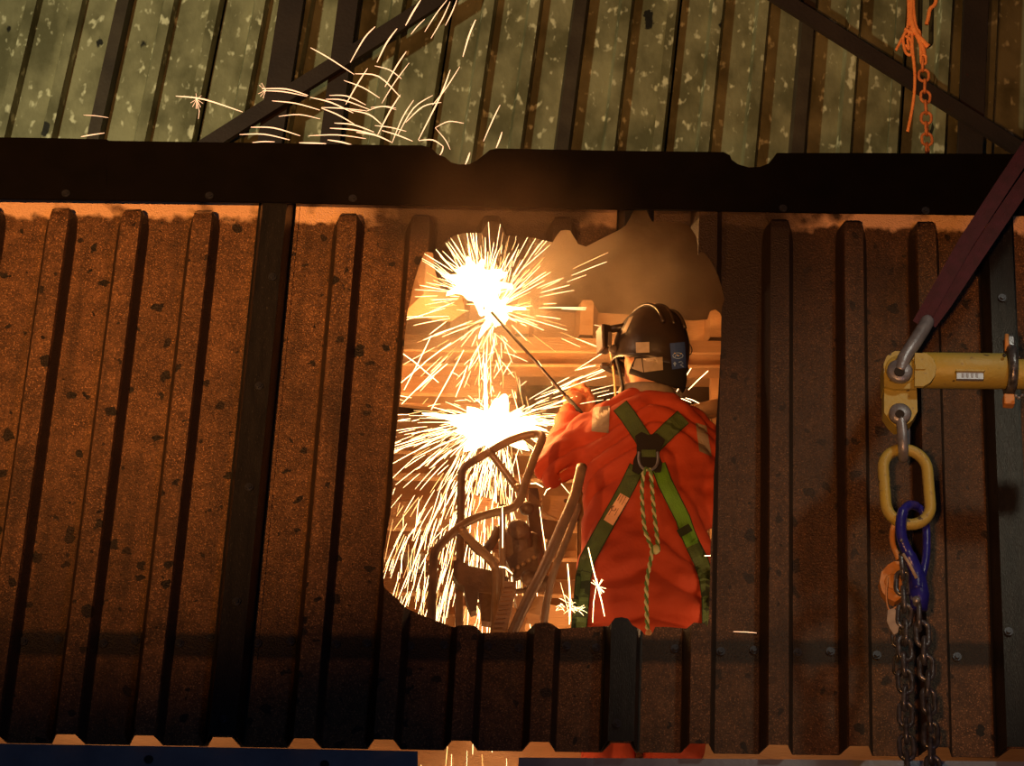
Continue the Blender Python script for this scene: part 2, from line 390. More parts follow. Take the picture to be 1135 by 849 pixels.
RIBS = [-134, -51, 32, 115, 197, 279, 364, 448, 529, 611, 695.5, 778, 860.5, 945, 1028.5, 1112, 1196, 1280]
RX = [P(x, 520, 0).x for x in RIBS]
LAPS = {5, 10, 15}      # rib indices that are lap joints
def line_z(pa, pb, Y=0.0):
    a, b = P(*pa, Y), P(*pb, Y); s = (b.z-a.z)/(b.x-a.x)
    return lambda x: a.z+(x-a.x)*s
zt = line_z((0, 190), (1135, 206)); zb = line_z((0, 824.5), (1135, 841)); zdome = line_z((0, 229), (1135, 247), -0.04)
HOLE = [(449,370),(451.5,347),(458.6,313.6),(464.8,294),(471,279),(480,280),(486,273),(495,267),(503,261.5),(513,258.5),(533.7,258),(537.5,251),(540.7,246),(546,244.8),(553,246),(557,252),(561,261),
 (575,262),(590,263.3),(601,266),(612.6,268.6),(616.5,262),(621.4,255.6),(627,254.8),(632,255.6),(637,264),(640.8,270.5),(649.6,273.4),(660,268),(677.7,259),(686,255),(693.3,250),(698,242),(702,234),(708.8,229.5),(716.6,233.6),(720,240),(722.8,245.7),
 (740,245.6),(755.5,246.2),(763,250),(768,256),(771.5,262),(773,270.5),(773.6,283),(777,279),(780.8,280),(787,288),(792.4,297.7),(797,308),(800,319),(803,331.8),(800,340.5),(799.3,360),(799,385),(797.5,410),(796,440),(793.7,470),(793,500),(791,530),(790.5,560),(789.5,580),(787.6,608),(787,640),(785.6,686),(783.7,694.8),
 (781,691),(769,690),(761,696.7),(740,695),(726.3,694.8),(723,702),(720.5,704.5),(714.7,703.5),(710.8,698.7),(701,692.9),(696,685.5),(689,684),(681.6,685),(674.8,693.8),(650,695),(619.4,697),(611.7,691.5),(606,689.5),(593,691),(588,696),(584.4,699.8),(560,701),(534.3,701.4),(527.7,694.4),(520,692.5),(508,693.3),(503.7,695.5),(486.3,689),(468,682),(451.4,674.8),(443,667),(438.3,661.7),(431,656),(425.7,650.8),(424.8,630),(425.3,613.7),(429,590),(433,568),(436,539.6),(435,520),(437,500),(439,483),(441,460),(443.6,440.7),(446,405)]
wall = thing('wall_front', None, None, kind='structure')
WB, WT, DEP = 0.088, 0.050, 0.070
segs = [(RX[0]-0.1, RX[5]+WB/2+0.02, range(1, 6)), (RX[5]-WB/2-0.02, RX[10]+WB/2+0.02, range(5, 11)), (RX[10]-WB/2-0.02, RX[15]+WB/2+0.02, range(10, 16)), (RX[15]-WB/2-0.02, RX[17], range(15, 17))]
for si, (xa, xb, idx) in enumerate(segs):
    cs = [RX[i] for i in idx]
    dome_on = [i not in LAPS and i not in (10, 11) for i in idx]
    off = 0.002 if si % 2 else 0.0062
    surf = rib_surface(xa, xb, cs, WB, WT, DEP, 0.0, zt, zb, dome=zdome, offs=off)
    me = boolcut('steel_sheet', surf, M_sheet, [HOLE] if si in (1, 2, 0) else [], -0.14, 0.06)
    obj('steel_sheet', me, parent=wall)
for i in (5, 10, 15):    # capping strips over the lap joints
    c = RX[i]; vs = []; fs = []
    prof = [(-0.053, 0.0), (-0.047, 0.0), (-0.033, 1), (0.033, 1), (0.047, 0.0), (0.053, 0.0)]
    for z in (zb, zt):
        for x, d in prof: vs.append(Vector((c+x, -0.012-(DEP+0.004)*d, z(c+x))))
    n = len(prof); fs = [(k, k+1, k+1+n, k+n) for k in range(n-1)]
    me = boolcut('lap_cap', (vs, fs), M_cap, [HOLE], -0.14, 0.06, 0.002)
    obj('lap_cap', me, parent=wall)['label'] = 'darker grey capping strip'
# bolts in the panel
def bolt_geo(c, r, h=0.006, washer=True):
    g = G()
    if washer: g.add(*cyl(Vector(c)-Vector((0, 0.001, 0)), (0, 1, 0), r*1.7, 0.003, 16))
    g.add(*cyl(Vector(c)-Vector((0, h/2+0.002, 0)), (0, 1, 0), r, h, 6)); return g.out()
bp = bolt_geo((0, 0, 0), 0.0068); bme = mesh('bolt', bp[0], bp[1], M_bolt)
def bolt(parent, p):
    o = bpy.data.objects.new('bolt', bme); C.objects.link(o); o.parent = parent; o.location = p-wloc(parent)
for x, y in ((26,711),(64.5,709),(150,710),(114.5,713),(199,713),(234,707),(285,713),(322,711),(372,714),(406,713),(455,716),(492,715),(541,716),(575,718),(628,716),(661,718),(748.5,719),(799,722),(836,720.6),(884,723),(920.5,722),(972,726),(1061,728)):
    bolt(wall, P(x, y, -0.010))
for x, y in ((302,307),(287,428),(276,540),(262,667),(248,797),(684,802),(1111,330),(1118,700)):
    bolt(wall, P(x, y, -0.090))

# ------------------------------------------------------------------ beam across the top and ledge below
BEAM_Y = -0.098
def beam_part(name, pix, t, m, parent): return obj(name, prism(pix, BEAM_Y, t), m, parent)
beam = thing('beam', 'long black steel beam spanning the rusty panel above the burnt hole, its top edge notched', 'beam', P(567, 200, BEAM_Y))
beam_part('web_plate', [(-40,151.5),(60,153),(118.5,154.5),(118.5,221),(-40,219)], 0.008, M_beam, beam)
beam_part('web_plate', [(118.2,154.6),(121,156),(300,158.5),(440,161),(468,161),(478,164),(485,171),(493,174),(500,180),(510,182.5),(520,182),(528,178),(537,171),(543,166),(552,164.5),(680,167),(802,168.5),(809,172),(811,177),(818,182),(830,185.5),(842,185),(852,181),(857,175),(861,169.5),(960,169.5),(1180,171),(1180,238.5),(900,235),(560,229),(300,223.5),(118.2,221)], 0.008, M_beam, beam)
for x, y in ((73,214.5),(232,217),(391,220),(868,231),(1026,233.5)):
    q = P(x, y, BEAM_Y-0.001); o = bpy.data.objects.new('bolt', bme); C.objects.link(o); o.parent = beam; o.location = q-wloc(beam)
led = thing('ledge_rail', 'long blue-grey steel rail along the left foot of the rusty panel', 'rail', P(230, 840, -0.03))
obj('face', prism([(-40,823.5),(200,827.5),(463,832.5),(463,880),(-40,880)], -0.028, 0.010), M_ledge, led)
obj('top_flange', prism([(-40,823.8),(200,827.8),(463,832.8),(463,835),(-40,826)], -0.016, 0.10), M_ledge, led)
for x, y in ((165, 842), (360, 847.5)): bolt(led, P(x, y, -0.030))
led = thing('ledge_rail', 'darker blue steel rail along the right foot of the rusty panel', 'rail', P(850, 845, -0.03))
obj('face', prism([(575,839.5),(860,841.5),(1180,844.5),(1180,890),(575,890)], -0.028, 0.010), M_ledge, led)
obj('top_flange', prism([(575,839.8),(860,841.8),(1180,844.8),(1180,846.5),(575,842)], -0.016, 0.10), M_ledge, led)

# ------------------------------------------------------------------ floor, ground, interior shell
HEADZ = P(722, 338, 0.75).z
FZ = HEADZ-1.86
gr = obj('ground', box((0, 0, -0.1), (60, 50, 0.2)), M_conc); structure(gr)
fl = obj('floor', box((0, 3.2, FZ-0.1), (9, 5.9, 0.2)), M_conc); structure(fl)
# galvanised wall of the shed behind
GY = 5.0
gw = thing('wall_back', None, None, kind='structure')
gz0 = P(567, 80, GY).z
gx = [P(22+51.0*k, 80, GY).x for k in range(-6, 29)]
GP = gx[1]-gx[0]
ztop_g = gz0+2.2; zbot_g = FZ
lean = math.tan(R(4.0))
for s0 in range(0, 35, 5):
    cs = gx[s0:s0+5+1]
    xa = cs[0]-0.02; xb = cs[-1]+0.05
    surf = rib_surface(xa, xb, [c for c in cs[:-1] if True], GP*0.36, GP*0.22, 0.06, GY, lambda x: ztop_g, lambda x: zbot_g, lean=lean, zref=gz0)
    g = G(); g.add(*surf)
    obj('steel_sheet', surf, M_galv, gw)
for k in range(-6, 29):
    if k % 5 == 2:
        c = gx[k+6]; vs = []
        prof = [(-GP*0.19, 0), (-GP*0.13, 1), (GP*0.13, 1), (GP*0.19, 0)]
        for z in (zbot_g, ztop_g):
            for x, dd in prof: vs.append(Vector((c+x+(z-gz0)*lean, GY-0.004-0.066*dd, z)))
        obj('lap_cap', (vs, [(j, j+1, j+5, j+4) for j in range(3)]), M_galvcap, gw)['label'] = 'dark brown capping strip'
# dark members in front of it
def post(label, xt, xb_, wpx, Y=4.86):
    o = obj('steel_post', prism([(xt-wpx/2, -40), (xt+wpx/2, -40), (xb_+wpx/2, 260), (xb_-wpx/2, 260)], Y, 0.06), M_post)
    tag(o, label, 'post')
post('wide dark steel post on the green wall, left of the flying sparks', 329, 283, 27)
post('dark steel post on the green wall directly behind the flying sparks', 391, 352, 22)
post('dark steel post on the green wall right of the hanging orange chain', 1084, 1072, 27)
def brace(label, a_, b_, wpx, Y=4.82):
    va = Vector(a_); vb = Vector(b_); n = (vb-va).normalized(); n = Vector((-n.y, n.x))*wpx/2
    o = obj('diagonal_brace', prism([tuple(va+n), tuple(vb+n), tuple(vb-n), tuple(va-n)], Y, 0.03), M_post)
    tag(o, label, 'brace')
brace('dark diagonal steel brace rising from left to right behind the flying sparks', (530, -30), (205, 175), 16)
brace('dark diagonal steel brace falling to the right behind the orange chain', (820, -32), (1180, 195), 15)

# inside the opening
iw = obj('wall_inner', prism([(-150, 175), (1300, 190), (1300, 900), (-150, 900)], 2.7, 0.05), M_back); structure(iw)
ra = [P(-150, 196, 0.12), P(1300, 214, 0.12), P(1300, 196, 2.7), P(-150, 181, 2.7)]
rv = ra+[p+Vector((0, 0, -0.02)) for p in ra]
rf = obj('light_block_slab', (rv, [(0,1,2,3), (7,6,5,4), (0,4,5,1), (1,5,6,2), (2,6,7,3), (3,7,4,0)]), M_back); structure(rf)  # unseen slab added to keep back lamp and sky off the interior
cs = [P(x, 345, 1.5).x for x in (366, 437, 508, 580, 650, 722, 793, 864)]
surf = rib_surface(P(330, 345, 1.5).x, P(900, 345, 1.5).x, cs, 0.075, 0.042, 0.065, 1.5, line_z((440, 300), (800, 305), 1.5), line_z((440, 378), (800, 384), 1.5))
CUT2 = [(300,200),(950,200),(950,360),(800,352),(798,347),(793,343),(787,345),(784,354),(768,355.5),(746,353.5),(733,351),(731,340),(726,335.5),(718,335.5),(714,340),(711,350),(702,349),(663.6,346.5),(659,337),(656,332.5),(646,332.5),(642,338),(638,346.5),(600,344),(592,342),(588.5,330),(584,327.5),(577,328),(572,337),(569,343),(540,340),(518,336),(515,324),(508,320.5),(501,322),(496,334),(440,333),(300,330)]
me = boolcut('cut_sheet', surf, M_rust, [CUT2], 1.36, 1.6)
o = obj('cut_sheet', me); tag(o, 'ragged cut corrugated steel sheet in the smoke behind the worker', 'steel sheet')
gd = thing('channel_girder', 'horizontal rusty channel girder running behind the worker at helmet height', 'girder', P(620, 397, 1.3))
obj('top_plate', prism([(330,368),(560,373),(900,380),(900,391),(560,388),(330,385)], 1.36, 0.25), M_rust, gd)
obj('web', prism([(330,385),(900,392),(900,408),(330,402)], 1.34, 0.01), M_rust, gd)
obj('upper_lip', prism([(330,386),(900,391.5),(900,394),(330,388.6)], 1.27, 0.07), M_rust, gd)
obj('lower_lip', prism([(330,401.5),(900,406),(900,409),(330,404.4)], 1.27, 0.07), M_rust, gd)
def slab(name, label, pix, Y, t, m, cat='steel plate'):
    o = obj(name, prism(pix, Y, t), m); tag(o, label, cat); return o
slab('steel_plate', 'bright orange steel plate left of the lower sparks, under the channel girder', [(380,399),(574,402),(573,452),(560,462),(380,440)], 1.35, 0.02, M_rust)
slab('flat_bar', 'rusty flat bar crossing under the orange plate', [(380,433),(573,437),(573,441),(380,437.5)], 1.30, 0.05, M_rust, 'steel bar')
slab('steel_plate', 'tall rusty steel plate behind the spark shower', [(340,455),(574,462),(640,468),(640,900),(340,900)], 1.64, 0.03, M_rust)
slab('steel_plate', 'lower rusty plate behind the worker', [(641,520),(900,520),(900,900),(641,900)], 1.8, 0.03, M_rust)
slab('short_post', 'short rusty post at the right edge of the hole', [(788,402),(806,402),(806,640),(789,640)], 1.35, 0.07, M_rust, 'post')
pp = obj('thick_pipe', tube(pt([(730,469),(765,459),(830,444)], 1.33), 0.030, 18), M_tube, smooth=True); tag(pp, 'thick rusty pipe slanting behind the right shoulder of the worker', 'pipe')
for nm, lb, ya, yb in (('stacked_girder', 'rusty girder behind the spark shower, level with the bent tube top', 498, 531), ('stacked_girder', 'rusty girder low behind the spark shower, the second one down', 583, 619), ('stacked_girder', 'lowest rusty girder behind the spark shower', 655, 700)):
    g = thing(nm, lb, 'girder', P(480, ya, 1.55), group='girders behind the sparks')
    obj('web', prism([(330,ya+4),(640,ya+8),(640,yb),(330,yb-4)], 1.62, 0.02), M_rust, g)
    obj('flange', prism([(330,ya),(640,ya+4),(640,ya+8),(330,ya+4)], 1.48, 0.14), M_rust, g)
    obj('flange', prism([(330,yb-4),(640,yb),(640,yb+4),(330,yb)], 1.48, 0.14), M_rust, g)
slab('scrap_plate', 'dark offcut plate hanging left of the bent tubes', [(445,612),(470,612),(474,634),(452,636)], 1.47, 0.01, M_rust2)
slab('toe_board', 'long low rusty board seen through the gaps at the foot of the panel', [(-120,785),(1260,800),(1260,930),(-120,930)], 0.95, 0.02, M_rust, 'board')
lamp('POINT', 'gap_fill_left', P(120, 700, 0.5), None, 5, (1.0, 0.55, 0.25), 0.1)  # added fill for the board behind the left gaps
lamp('POINT', 'gap_fill_right', P(880, 700, 0.5), None, 3, (1.0, 0.55, 0.25), 0.1)  # added fill for the board behind the right gaps
# bent flap at the left edge of the hole, torn from the sheet
fl_ = [(a_, b_, 1.12+0.4*c_) for a_, b_, c_ in [(473,275,0.02),(480,281,0.05),(482,300,0.12),(489,322,0.2),(499,330,0.25),(510,322,0.3),(516,345,0.3),(500,356,0.25),(470,352,0.1),(440,354,0.02),(440,318,0.02),(440,270,0.02)]]
vs = pt(fl_, 0); n = len(vs); cc = P(470, 325, 1.10); vs2 = [v+Vector((0, 0.004, 0)) for v in vs]
fs = [(i, (i+1) % n, n) for i in range(n)]; vv = vs+[cc]+vs2+[cc+Vector((0, 0.004, 0))]
fs += [((i+1) % n+n+1, i+n+1, 2*n+1) for i in range(n)]+[(i, i+n+1, (i+1) % n+n+1, (i+1) % n) for i in range(n)]
fp = obj('bent_flap', (vv, fs), M_rust); tag(fp, 'torn orange lit steel flap seen in the upper left corner of the hole', 'steel flap')

# ------------------------------------------------------------------ cage of bent tubes and the hoist in it
cage = thing('tube_guard', 'bent rusty steel tube guard frame beside the worker', 'guard frame', P(550, 690, 0.45))
def tb(name, path, Y, r, m=M_tube, par=cage, n=5):
    return obj(name, tube(smooth_path(pt(path, Y), n), r, 12), m, par, smooth=True)
tb('rear_hoop', [(508,800),(509,690),(510.5,579),(511.5,530),(513,521),(520,514),(539,503),(563.7,489),(583,482.5),(594,481)], 0.62, 0.0118)
tb('front_hoop', [(594,481,0.62),(599.5,482,0.6),(600.5,488,0.58),(592,508,0.55),(581,538,0.5),(577.5,552,0.48),(567,563,0.46),(546,568.5,0.44),(525,575,0.42),(507,586,0.40),(489,603,0.38),(481.5,615,0.38),(480,640,0.38),(478,683,0.38),(476,800,0.38)], 0.5, 0.0125)
tb('brace_tube', [(543,501,0.62),(574,542,0.52)], 0.6, 0.011)
tb('lower_brace', [(512,588,0.40),(530,608,0.44),(547,626,0.48),(550,645,0.48),(548,700,0.48),(547,800,0.48)], 0.45, 0.012)
tb('thin_rod', [(517,590),(553,623)], 0.41, 0.003)
tb('upright_bar', [(557,560),(557.5,690)], 0.50, 0.009)
tb('long_stay', [(645,517,0.50),(636,552,0.46),(622,585,0.42),(600,635,0.38),(583,668,0.38),(560,720,0.38)], 0.45, 0.0155)
tb('long_stay', [(641,560,0.56),(630,592,0.54),(612,640,0.5),(603,690,0.5),(598,760,0.5)], 0.45, 0.011)
for (x, y, yy) in ((543,502,0.62),(574,541,0.5),(512,588,0.40)):
    q = P(x, y, yy); obj('weld_collar', sphere(q, 0.015, 1, 1, 0.8), M_tube, cage, smooth=True)
hoist = thing('chain_hoist', 'dark knobby machine sitting inside the bent tube guard', 'machine', P(575, 640, 0.7))
def blob(name, px, py, Y, r, sx=1, sy=1, sz=1, m=M_rust2, rz=0, par=hoist):
    vs, fs = sphere(P(px, py, Y), r, sx, sy, sz, 24, 16, Euler((0.2, R(rz), 0)).to_matrix())
    c = P(px, py, Y)
    vs = [c+(v-c)*(1+0.14*noise.noise((v-c)*30)) for v in vs]
    return obj(name, (vs, fs), m, par, smooth=True)
blob('motor_housing', 573, 605, 0.66, 0.052, 1, 0.9, 1.35)
blob('gear_cover', 575, 588, 0.62, 0.034, 1, 0.8, 1)
blob('drum', 590, 610, 0.68, 0.032, 1, 1, 1.7)
blob('knob', 583, 563, 0.66, 0.022)
blob('end_boss', 597, 645, 0.60, 0.030, 1.3, 1, 1)
blob('end_boss', 585, 640, 0.56, 0.022)
obj('column', prism([(586,541),(596,541),(600,562),(601,600),(588,600),(585,562)], 0.74, 0.06), M_rust2, hoist)
obj('rib_plate', prism([(560,618),(590,606),(600,632),(570,642)], 0.60, 0.02), M_rust2, hoist)
for k in range(5):
    q = P(568+6*k, 632-3.5*k, 0.585); obj('stud', sphere(q, 0.007, 1, 1, 1, 10, 6), M_tube, hoist, smooth=True)
tb('crank_arm', [(520,598,0.55),(534,612,0.55),(546,600,0.56),(552,586,0.58)], 0.55, 0.014, M_rust2, hoist)
tb('hose', [(560,640,0.5),(566,655,0.5),(590,650,0.5),(603,628,0.52),(606,600,0.6)], 0.5, 0.008, M_rust2, hoist)
def scrap(name, label, pix, Y, t, m, cat): o = obj(name, prism(pix, Y, t), m); return tag(o, label, cat)
br = thing('bent_bracket', 'dark curved steel bracket in front of the tube guard', 'bracket', P(522, 640, 0.36))
obj('channel', prism([(503,622),(507,619),(520,627),(548,633),(546,657),(525,655),(508,646),(502,636)], 0.55, 0.05), M_rust2, br)
obj('clip', prism([(514,650),(530,654),(528,676),(522,678),(517,666)], 0.52, 0.04), M_rust2, br)
obj('clip', prism([(530,655),(548,658),(546,690),(534,688)], 0.56, 0.04), M_rust2, br)
bl = thing('timber_block', 'rough split timber offcut leaning below the machine', 'timber', P(558, 690, 0.4))
obj('body', prism([(559,644),(572.5,645),(567,672),(562,701),(560,760),(540,760),(545,699),(552,672)], 0.40, 0.05), M_wood, bl)
for k in range(11):
    y0 = 648+5*k; xx = 558.5-1.25*k
    obj('splinter', prism([(xx,y0),(xx+11,y0+random.uniform(-1,1)),(xx+10.5,y0+2.2),(xx+0.5,y0+2.8)], 0.394, 0.006), M_wood, bl)
scrap('steel_box', 'orange lit steel box beside the timber offcut', [(570,660),(604,661),(598,682),(574,676)], 0.62, 0.08, M_rust, 'box')
scrap('offcut_plate', 'small tilted offcut plate left of the timber', [(528,668),(545,661),(546,680),(532,676)], 0.62, 0.01, M_rust, 'steel plate')
scrap('offcut_plate', 'tilted offcut plate under the steel box', [(566,672),(586,679),(580,702),(560,702)], 0.66, 0.01, M_rust, 'steel plate')
pl = thing('punched_plate', 'reddish punched steel plate under the left elbow of the worker', 'steel plate', P(615, 560, 0.8))
obj('plate', prism([(600,549),(632,550),(630,562),(619,575),(602,566)], 0.70, 0.012), M_rust, pl)
obj('lower_plate', prism([(601,575),(620,578),(614,600),(602,598)], 0.74, 0.012), M_rust2, pl)
blob('rivet', 627, 555, 0.695, 0.006, par=pl, m=M_rust2)
slab('backing_plate', 'rusty plate standing behind the machine', [(525,548),(545,553),(553,560),(550,600),(521,600)], 0.95, 0.02, M_rust)
slab('lower_plate', 'dim rusty plate standing low behind the timber offcut', [(505,672),(600,668),(640,676),(640,800),(500,800)], 1.2, 0.02, M_rust)

# ------------------------------------------------------------------ the worker
WY = 0.75
per = thing('person', 'worker seen from behind in red-orange coverall, black helmet and green harness', 'person', Vector((P(716, 600, WY).x, WY, FZ)))
def remeshed(parts, voxel, it=6, name='m'):
    g = G()
    for p_ in parts: g.add(*p_)
    me = mesh(name, g.v, g.f); bm = bmesh.new(); bm.from_mesh(me); bmesh.ops.recalc_face_normals(bm, faces=bm.faces[:]); bm.to_mesh(me); bm.free()
    o = bpy.data.objects.new(name, me); C.objects.link(o)
    r = o.modifiers.new('r', 'REMESH'); r.mode = 'VOXEL'; r.voxel_size = voxel
    s = o.modifiers.new('s', 'SMOOTH'); s.factor = 0.5; s.iterations = it
    bpy.context.view_layer.update()
    me2 = evaluated(o); bpy.data.objects.remove(o); me2.name = name; me2.materials.clear()
    me2.polygons.foreach_set('use_smooth', [True]*len(me2.polygons))
    return me2
def loft(secs, seg=28):
    """secs: (centre Vector, half width, half depth)"""
    vs = []; fs = []
    for c, a, b in secs:
        for k in range(seg):
            t = 2*math.pi*k/seg
            ca = math.cos(t); sa = math.sin(t)
            ca = math.copysign(abs(ca)**0.85, ca); sa = math.copysign(abs(sa)**0.85, sa)
            vs.append(c+Vector((a*ca, b*sa, 0)))
    n = len(secs)
    for i in range(n-1):
        for k in range(seg):
            l = (k+1) % seg; fs.append((i*seg+k, i*seg+l, (i+1)*seg+l, (i+1)*seg+k))
    fs.append(tuple(range(seg-1, -1, -1))); fs.append(tuple((n-1)*seg+k for k in range(seg)))
    return vs, fs
def limb(pts, rs): return tube(smooth_path(pts, 6), [x for i in range(len(rs)-1) for x in [rs[i]+(rs[i+1]-rs[i])*k/6 for k in range(6)]]+[rs[-1]], 20)
def V(px, py, Y=WY): return P(px, py, Y)
PX = 0.00282
# the silhouette is read on the back surface, the sections are centred behind it
def sec(px, py, hw, dep, Y=WY): return (P(px, py, Y), hw*PX, dep)
torso = [sec(716, 428, 20, 0.055), sec(716, 437, 26, 0.065), sec(717, 446, 42, 0.075), sec(718, 458, 60, 0.095), sec(718, 472, 70, 0.11), sec(717, 495, 74, 0.125), sec(715, 525, 71, 0.13), sec(714, 560, 68, 0.125), sec(713, 600, 69, 0.12), sec(713, 640, 72, 0.13), sec(713, 680, 74, 0.14), sec(713, 712, 73, 0.14), sec(713, 735, 66, 0.12)]
Lsh, Lel, Lha = P(662, 474, 0.78), P(613, 524, 0.76), P(636, 456, 0.97)
Rsh, Rel, Rha = P(774, 482, 0.78), P(800, 566, 0.74), P(770, 560, 1.10)
Lfo = Lel+(Lha-Lel)*0.55
hipL, hipR = P(683, 715, 0.77), P(743, 715, 0.77)
kL, kR = hipL+Vector((-0.02, 0.06, -0.36)), hipR+Vector((0.02, 0.04, -0.36))
zL = FZ+0.09
aL, aR = Vector((kL.x-0.02, kL.y-0.08, zL)), Vector((kR.x+0.02, kR.y-0.06, zL))
suit = remeshed([loft(torso), limb([P(676, 462, 0.78), Lsh, (Lsh+Lel)/2, Lel, Lfo, Lha], [0.060, 0.070, 0.066, 0.062, 0.052, 0.040]),
                 limb([P(752, 468, 0.78), Rsh, (Rsh+Rel)/2, Rel, (Rel+Rha)/2, Rha], [0.060, 0.068, 0.062, 0.060, 0.052, 0.040]),
                 limb([hipL+Vector((0.0, 0, 0.1)), hipL, (hipL+kL)/2, kL, (kL+aL)/2, aL], [0.11, 0.115, 0.10, 0.085, 0.08, 0.07]),
                 limb([hipR+Vector((0.0, 0, 0.1)), hipR, (hipR+kR)/2, kR, (kR+aR)/2, aR], [0.11, 0.115, 0.10, 0.085, 0.08, 0.07])], 0.009, 8, 'coverall')
bm = bmesh.new(); bm.from_mesh(suit); bm.normal_update()
cx0 = P(716, 560, WY)
def fold(p):
    return fold0(p)*2.1
def fold0(p):
    q = p-cx0; a = q.x+0.9*q.z*(1 if q.x < 0 else -1)*0.7
    warp = noise.noise(Vector((q.x*4, q.y*3, q.z*4)))*0.55
    f1 = math.sin((q.z*30+q.x*16*(-1 if q.x < 0 else 1))+warp*9)
    n2 = noise.noise(Vector((q.x*7+3, q.y*5, q.z*9)))
    n3 = noise.noise(Vector((q.x*16+warp*3, q.y*12, q.z*24)))
    amp = 0.35+0.65*max(0, noise.noise(Vector((q.x*3+8, 2, q.z*3)))+0.35)
    if q.z < -0.05: amp *= 1.35
    return (1-abs(f1))**1.5*-0.013*amp+n2*0.008+n3*0.005
for v in bm.verts:
    v.co += v.normal*fold(v.co)
bm.to_mesh(suit); bm.free()
suit.materials.append(M_suit)
SB = None
def bvh_of(me):
    bm = bmesh.new(); bm.from_mesh(me); t = BVHTree.FromBMesh(bm); bm.free(); return t
SB = bvh_of(suit)
coverall = obj('coverall', suit, parent=per)
# body: head with a face, neck, torso, arms, legs as one surface
hc = P(722, 396, 0.76)
hrot = Euler((R(14), 0, R(32))).to_matrix()      # looks up and to the left; face towards +Y
def hp(x, y, z): return hc+hrot @ Vector((x, y, z))
head = [sphere(hc, 0.092, 0.84, 1.05, 1.16, 28, 20, hrot), sphere(hp(0, 0.030, -0.055), 0.062, 0.92, 1.0, 1.0, 20, 14, hrot),
        tube([hp(0, 0.092, 0.012), hp(0, 0.112, -0.012), hp(0, 0.100, -0.024)], [0.009, 0.014, 0.010], 10),
        sphere(hp(0, 0.088, -0.060), 0.016, 1.5, 0.6, 0.5, 12, 8, hrot), sphere(hp(0, 0.072, -0.092), 0.022, 1, 0.8, 0.8, 12, 8, hrot),
        sphere(hp(-0.080, 0.0, -0.015), 0.026, 0.4, 0.8, 1.2, 12, 8, hrot), sphere(hp(0.080, 0.0, -0.015), 0.026, 0.4, 0.8, 1.2, 12, 8, hrot)]
neck = limb([P(717, 470, 0.78), P(717, 445, 0.77), hp(0, -0.01, -0.06)], [0.075, 0.058, 0.056])
body = remeshed(head+[neck, loft([(c, a_*0.64, b_*0.62) for c, a_, b_ in torso[2:]]),
    limb([P(676, 462, 0.78), Lsh, (Lsh+Lel)/2, Lel, Lfo, Lha], [0.036, 0.038, 0.034, 0.030, 0.026, 0.022]), limb([P(752, 468, 0.78), Rsh, (Rsh+Rel)/2, Rel, (Rel+Rha)/2, Rha], [0.036, 0.038, 0.034, 0.030, 0.026, 0.022]),
    limb([hipL+Vector((0, 0, 0.1)), hipL, (hipL+kL)/2, kL, (kL+aL)/2, aL], [0.065, 0.070, 0.062, 0.050, 0.045, 0.035]),
    limb([hipR+Vector((0, 0, 0.1)), hipR, (hipR+kR)/2, kR, (kR+aR)/2, aR], [0.065, 0.070, 0.062, 0.050, 0.045, 0.035])], 0.008, 3, 'body')
body.materials.append(M_skin)
body = obj('body', body, parent=per)
for s in (-1, 1):
    e = obj('eye', sphere(hp(0.03*s, 0.083, 0.002), 0.011, 1, 1, 1, 12, 8), mat('eye_white', (0.7, 0.65, 0.6), 0.3), body, smooth=True)
obj('hair', sphere(hp(0, -0.012, 0.005), 0.094, 0.86, 1.0, 1.0, 24, 16, hrot), M_hair, per, smooth=True)
# boots
for a_ in (aL, aR):
    o = obj('boot', remeshed([bbox_bev(a_+Vector((0, 0.05, -0.055)), (0.10, 0.28, 0.07), 0.02), tube([a_+Vector((0, 0, -0.05)), a_+Vector((0, 0, 0.10))], 0.055, 16)], 0.008, 3, 'boot'), None, per)
    o.data.materials.append(M_black)
    obj('sole', bbox_bev(a_+Vector((0, 0.05, -0.08)), (0.105, 0.29, 0.02), 0.006), M_black, o)
# gloves with five fingers
def glove(hand, elbow, grip, axis, label=None):
    """hand = wrist point; grip = a point on the held rod; axis = rod direction"""
    d = (hand-elbow).normalized(); ax = axis.normalized()
    palm_c = hand+d*0.045
    side = ax
    out = d.cross(side).normalized()
    if (grip-palm_c).dot(out) < 0: out = -out
    parts = [limb([hand-d*0.03, hand, hand+d*0.04, hand+d*0.085], [0.038, 0.036, 0.038, 0.030]), sphere(palm_c+side*0.016, 0.034, 1, 1, 1, 14, 10), sphere(palm_c-side*0.016, 0.034, 1, 1, 1, 14, 10)]
    for k, ln in enumerate((0.9, 1.0, 0.95, 0.78)):
        off = side*(0.034-0.0227*k)
        b0 = hand+d*0.070+off
        pts = [b0-d*0.02, b0+d*0.022*ln, b0+d*0.036*ln+out*0.020*ln, b0+d*0.024*ln+out*0.042*ln, b0+d*0.000+out*0.048*ln]
        parts.append(limb(pts, [0.013, 0.0125, 0.0115, 0.0108, 0.0095]))
    b0 = hand+d*0.025+side*0.030
    parts.append(limb([b0, b0+side*0.020+out*0.018+d*0.012, b0+side*0.016+out*0.036+d*0.030, b0+side*0.004+out*0.046+d*0.042], [0.016, 0.0145, 0.013, 0.011]))
    me = remeshed(parts, 0.0045, 2, 'glove'); me.materials.append(M_glove)
    return obj('glove', me, parent=per)
rodA, rodB = P(545, 346, 0.94), P(629, 441, 0.93)
rdir = (rodB-rodA).normalized()
gl = glove(Lha, Lfo, rodB, rdir)
gR = glove(Rha, (Rel+Rha)/2, Rha+Vector((-0.02, 0.08, 0.03)), Vector((-1, 0.2, 0.5)))
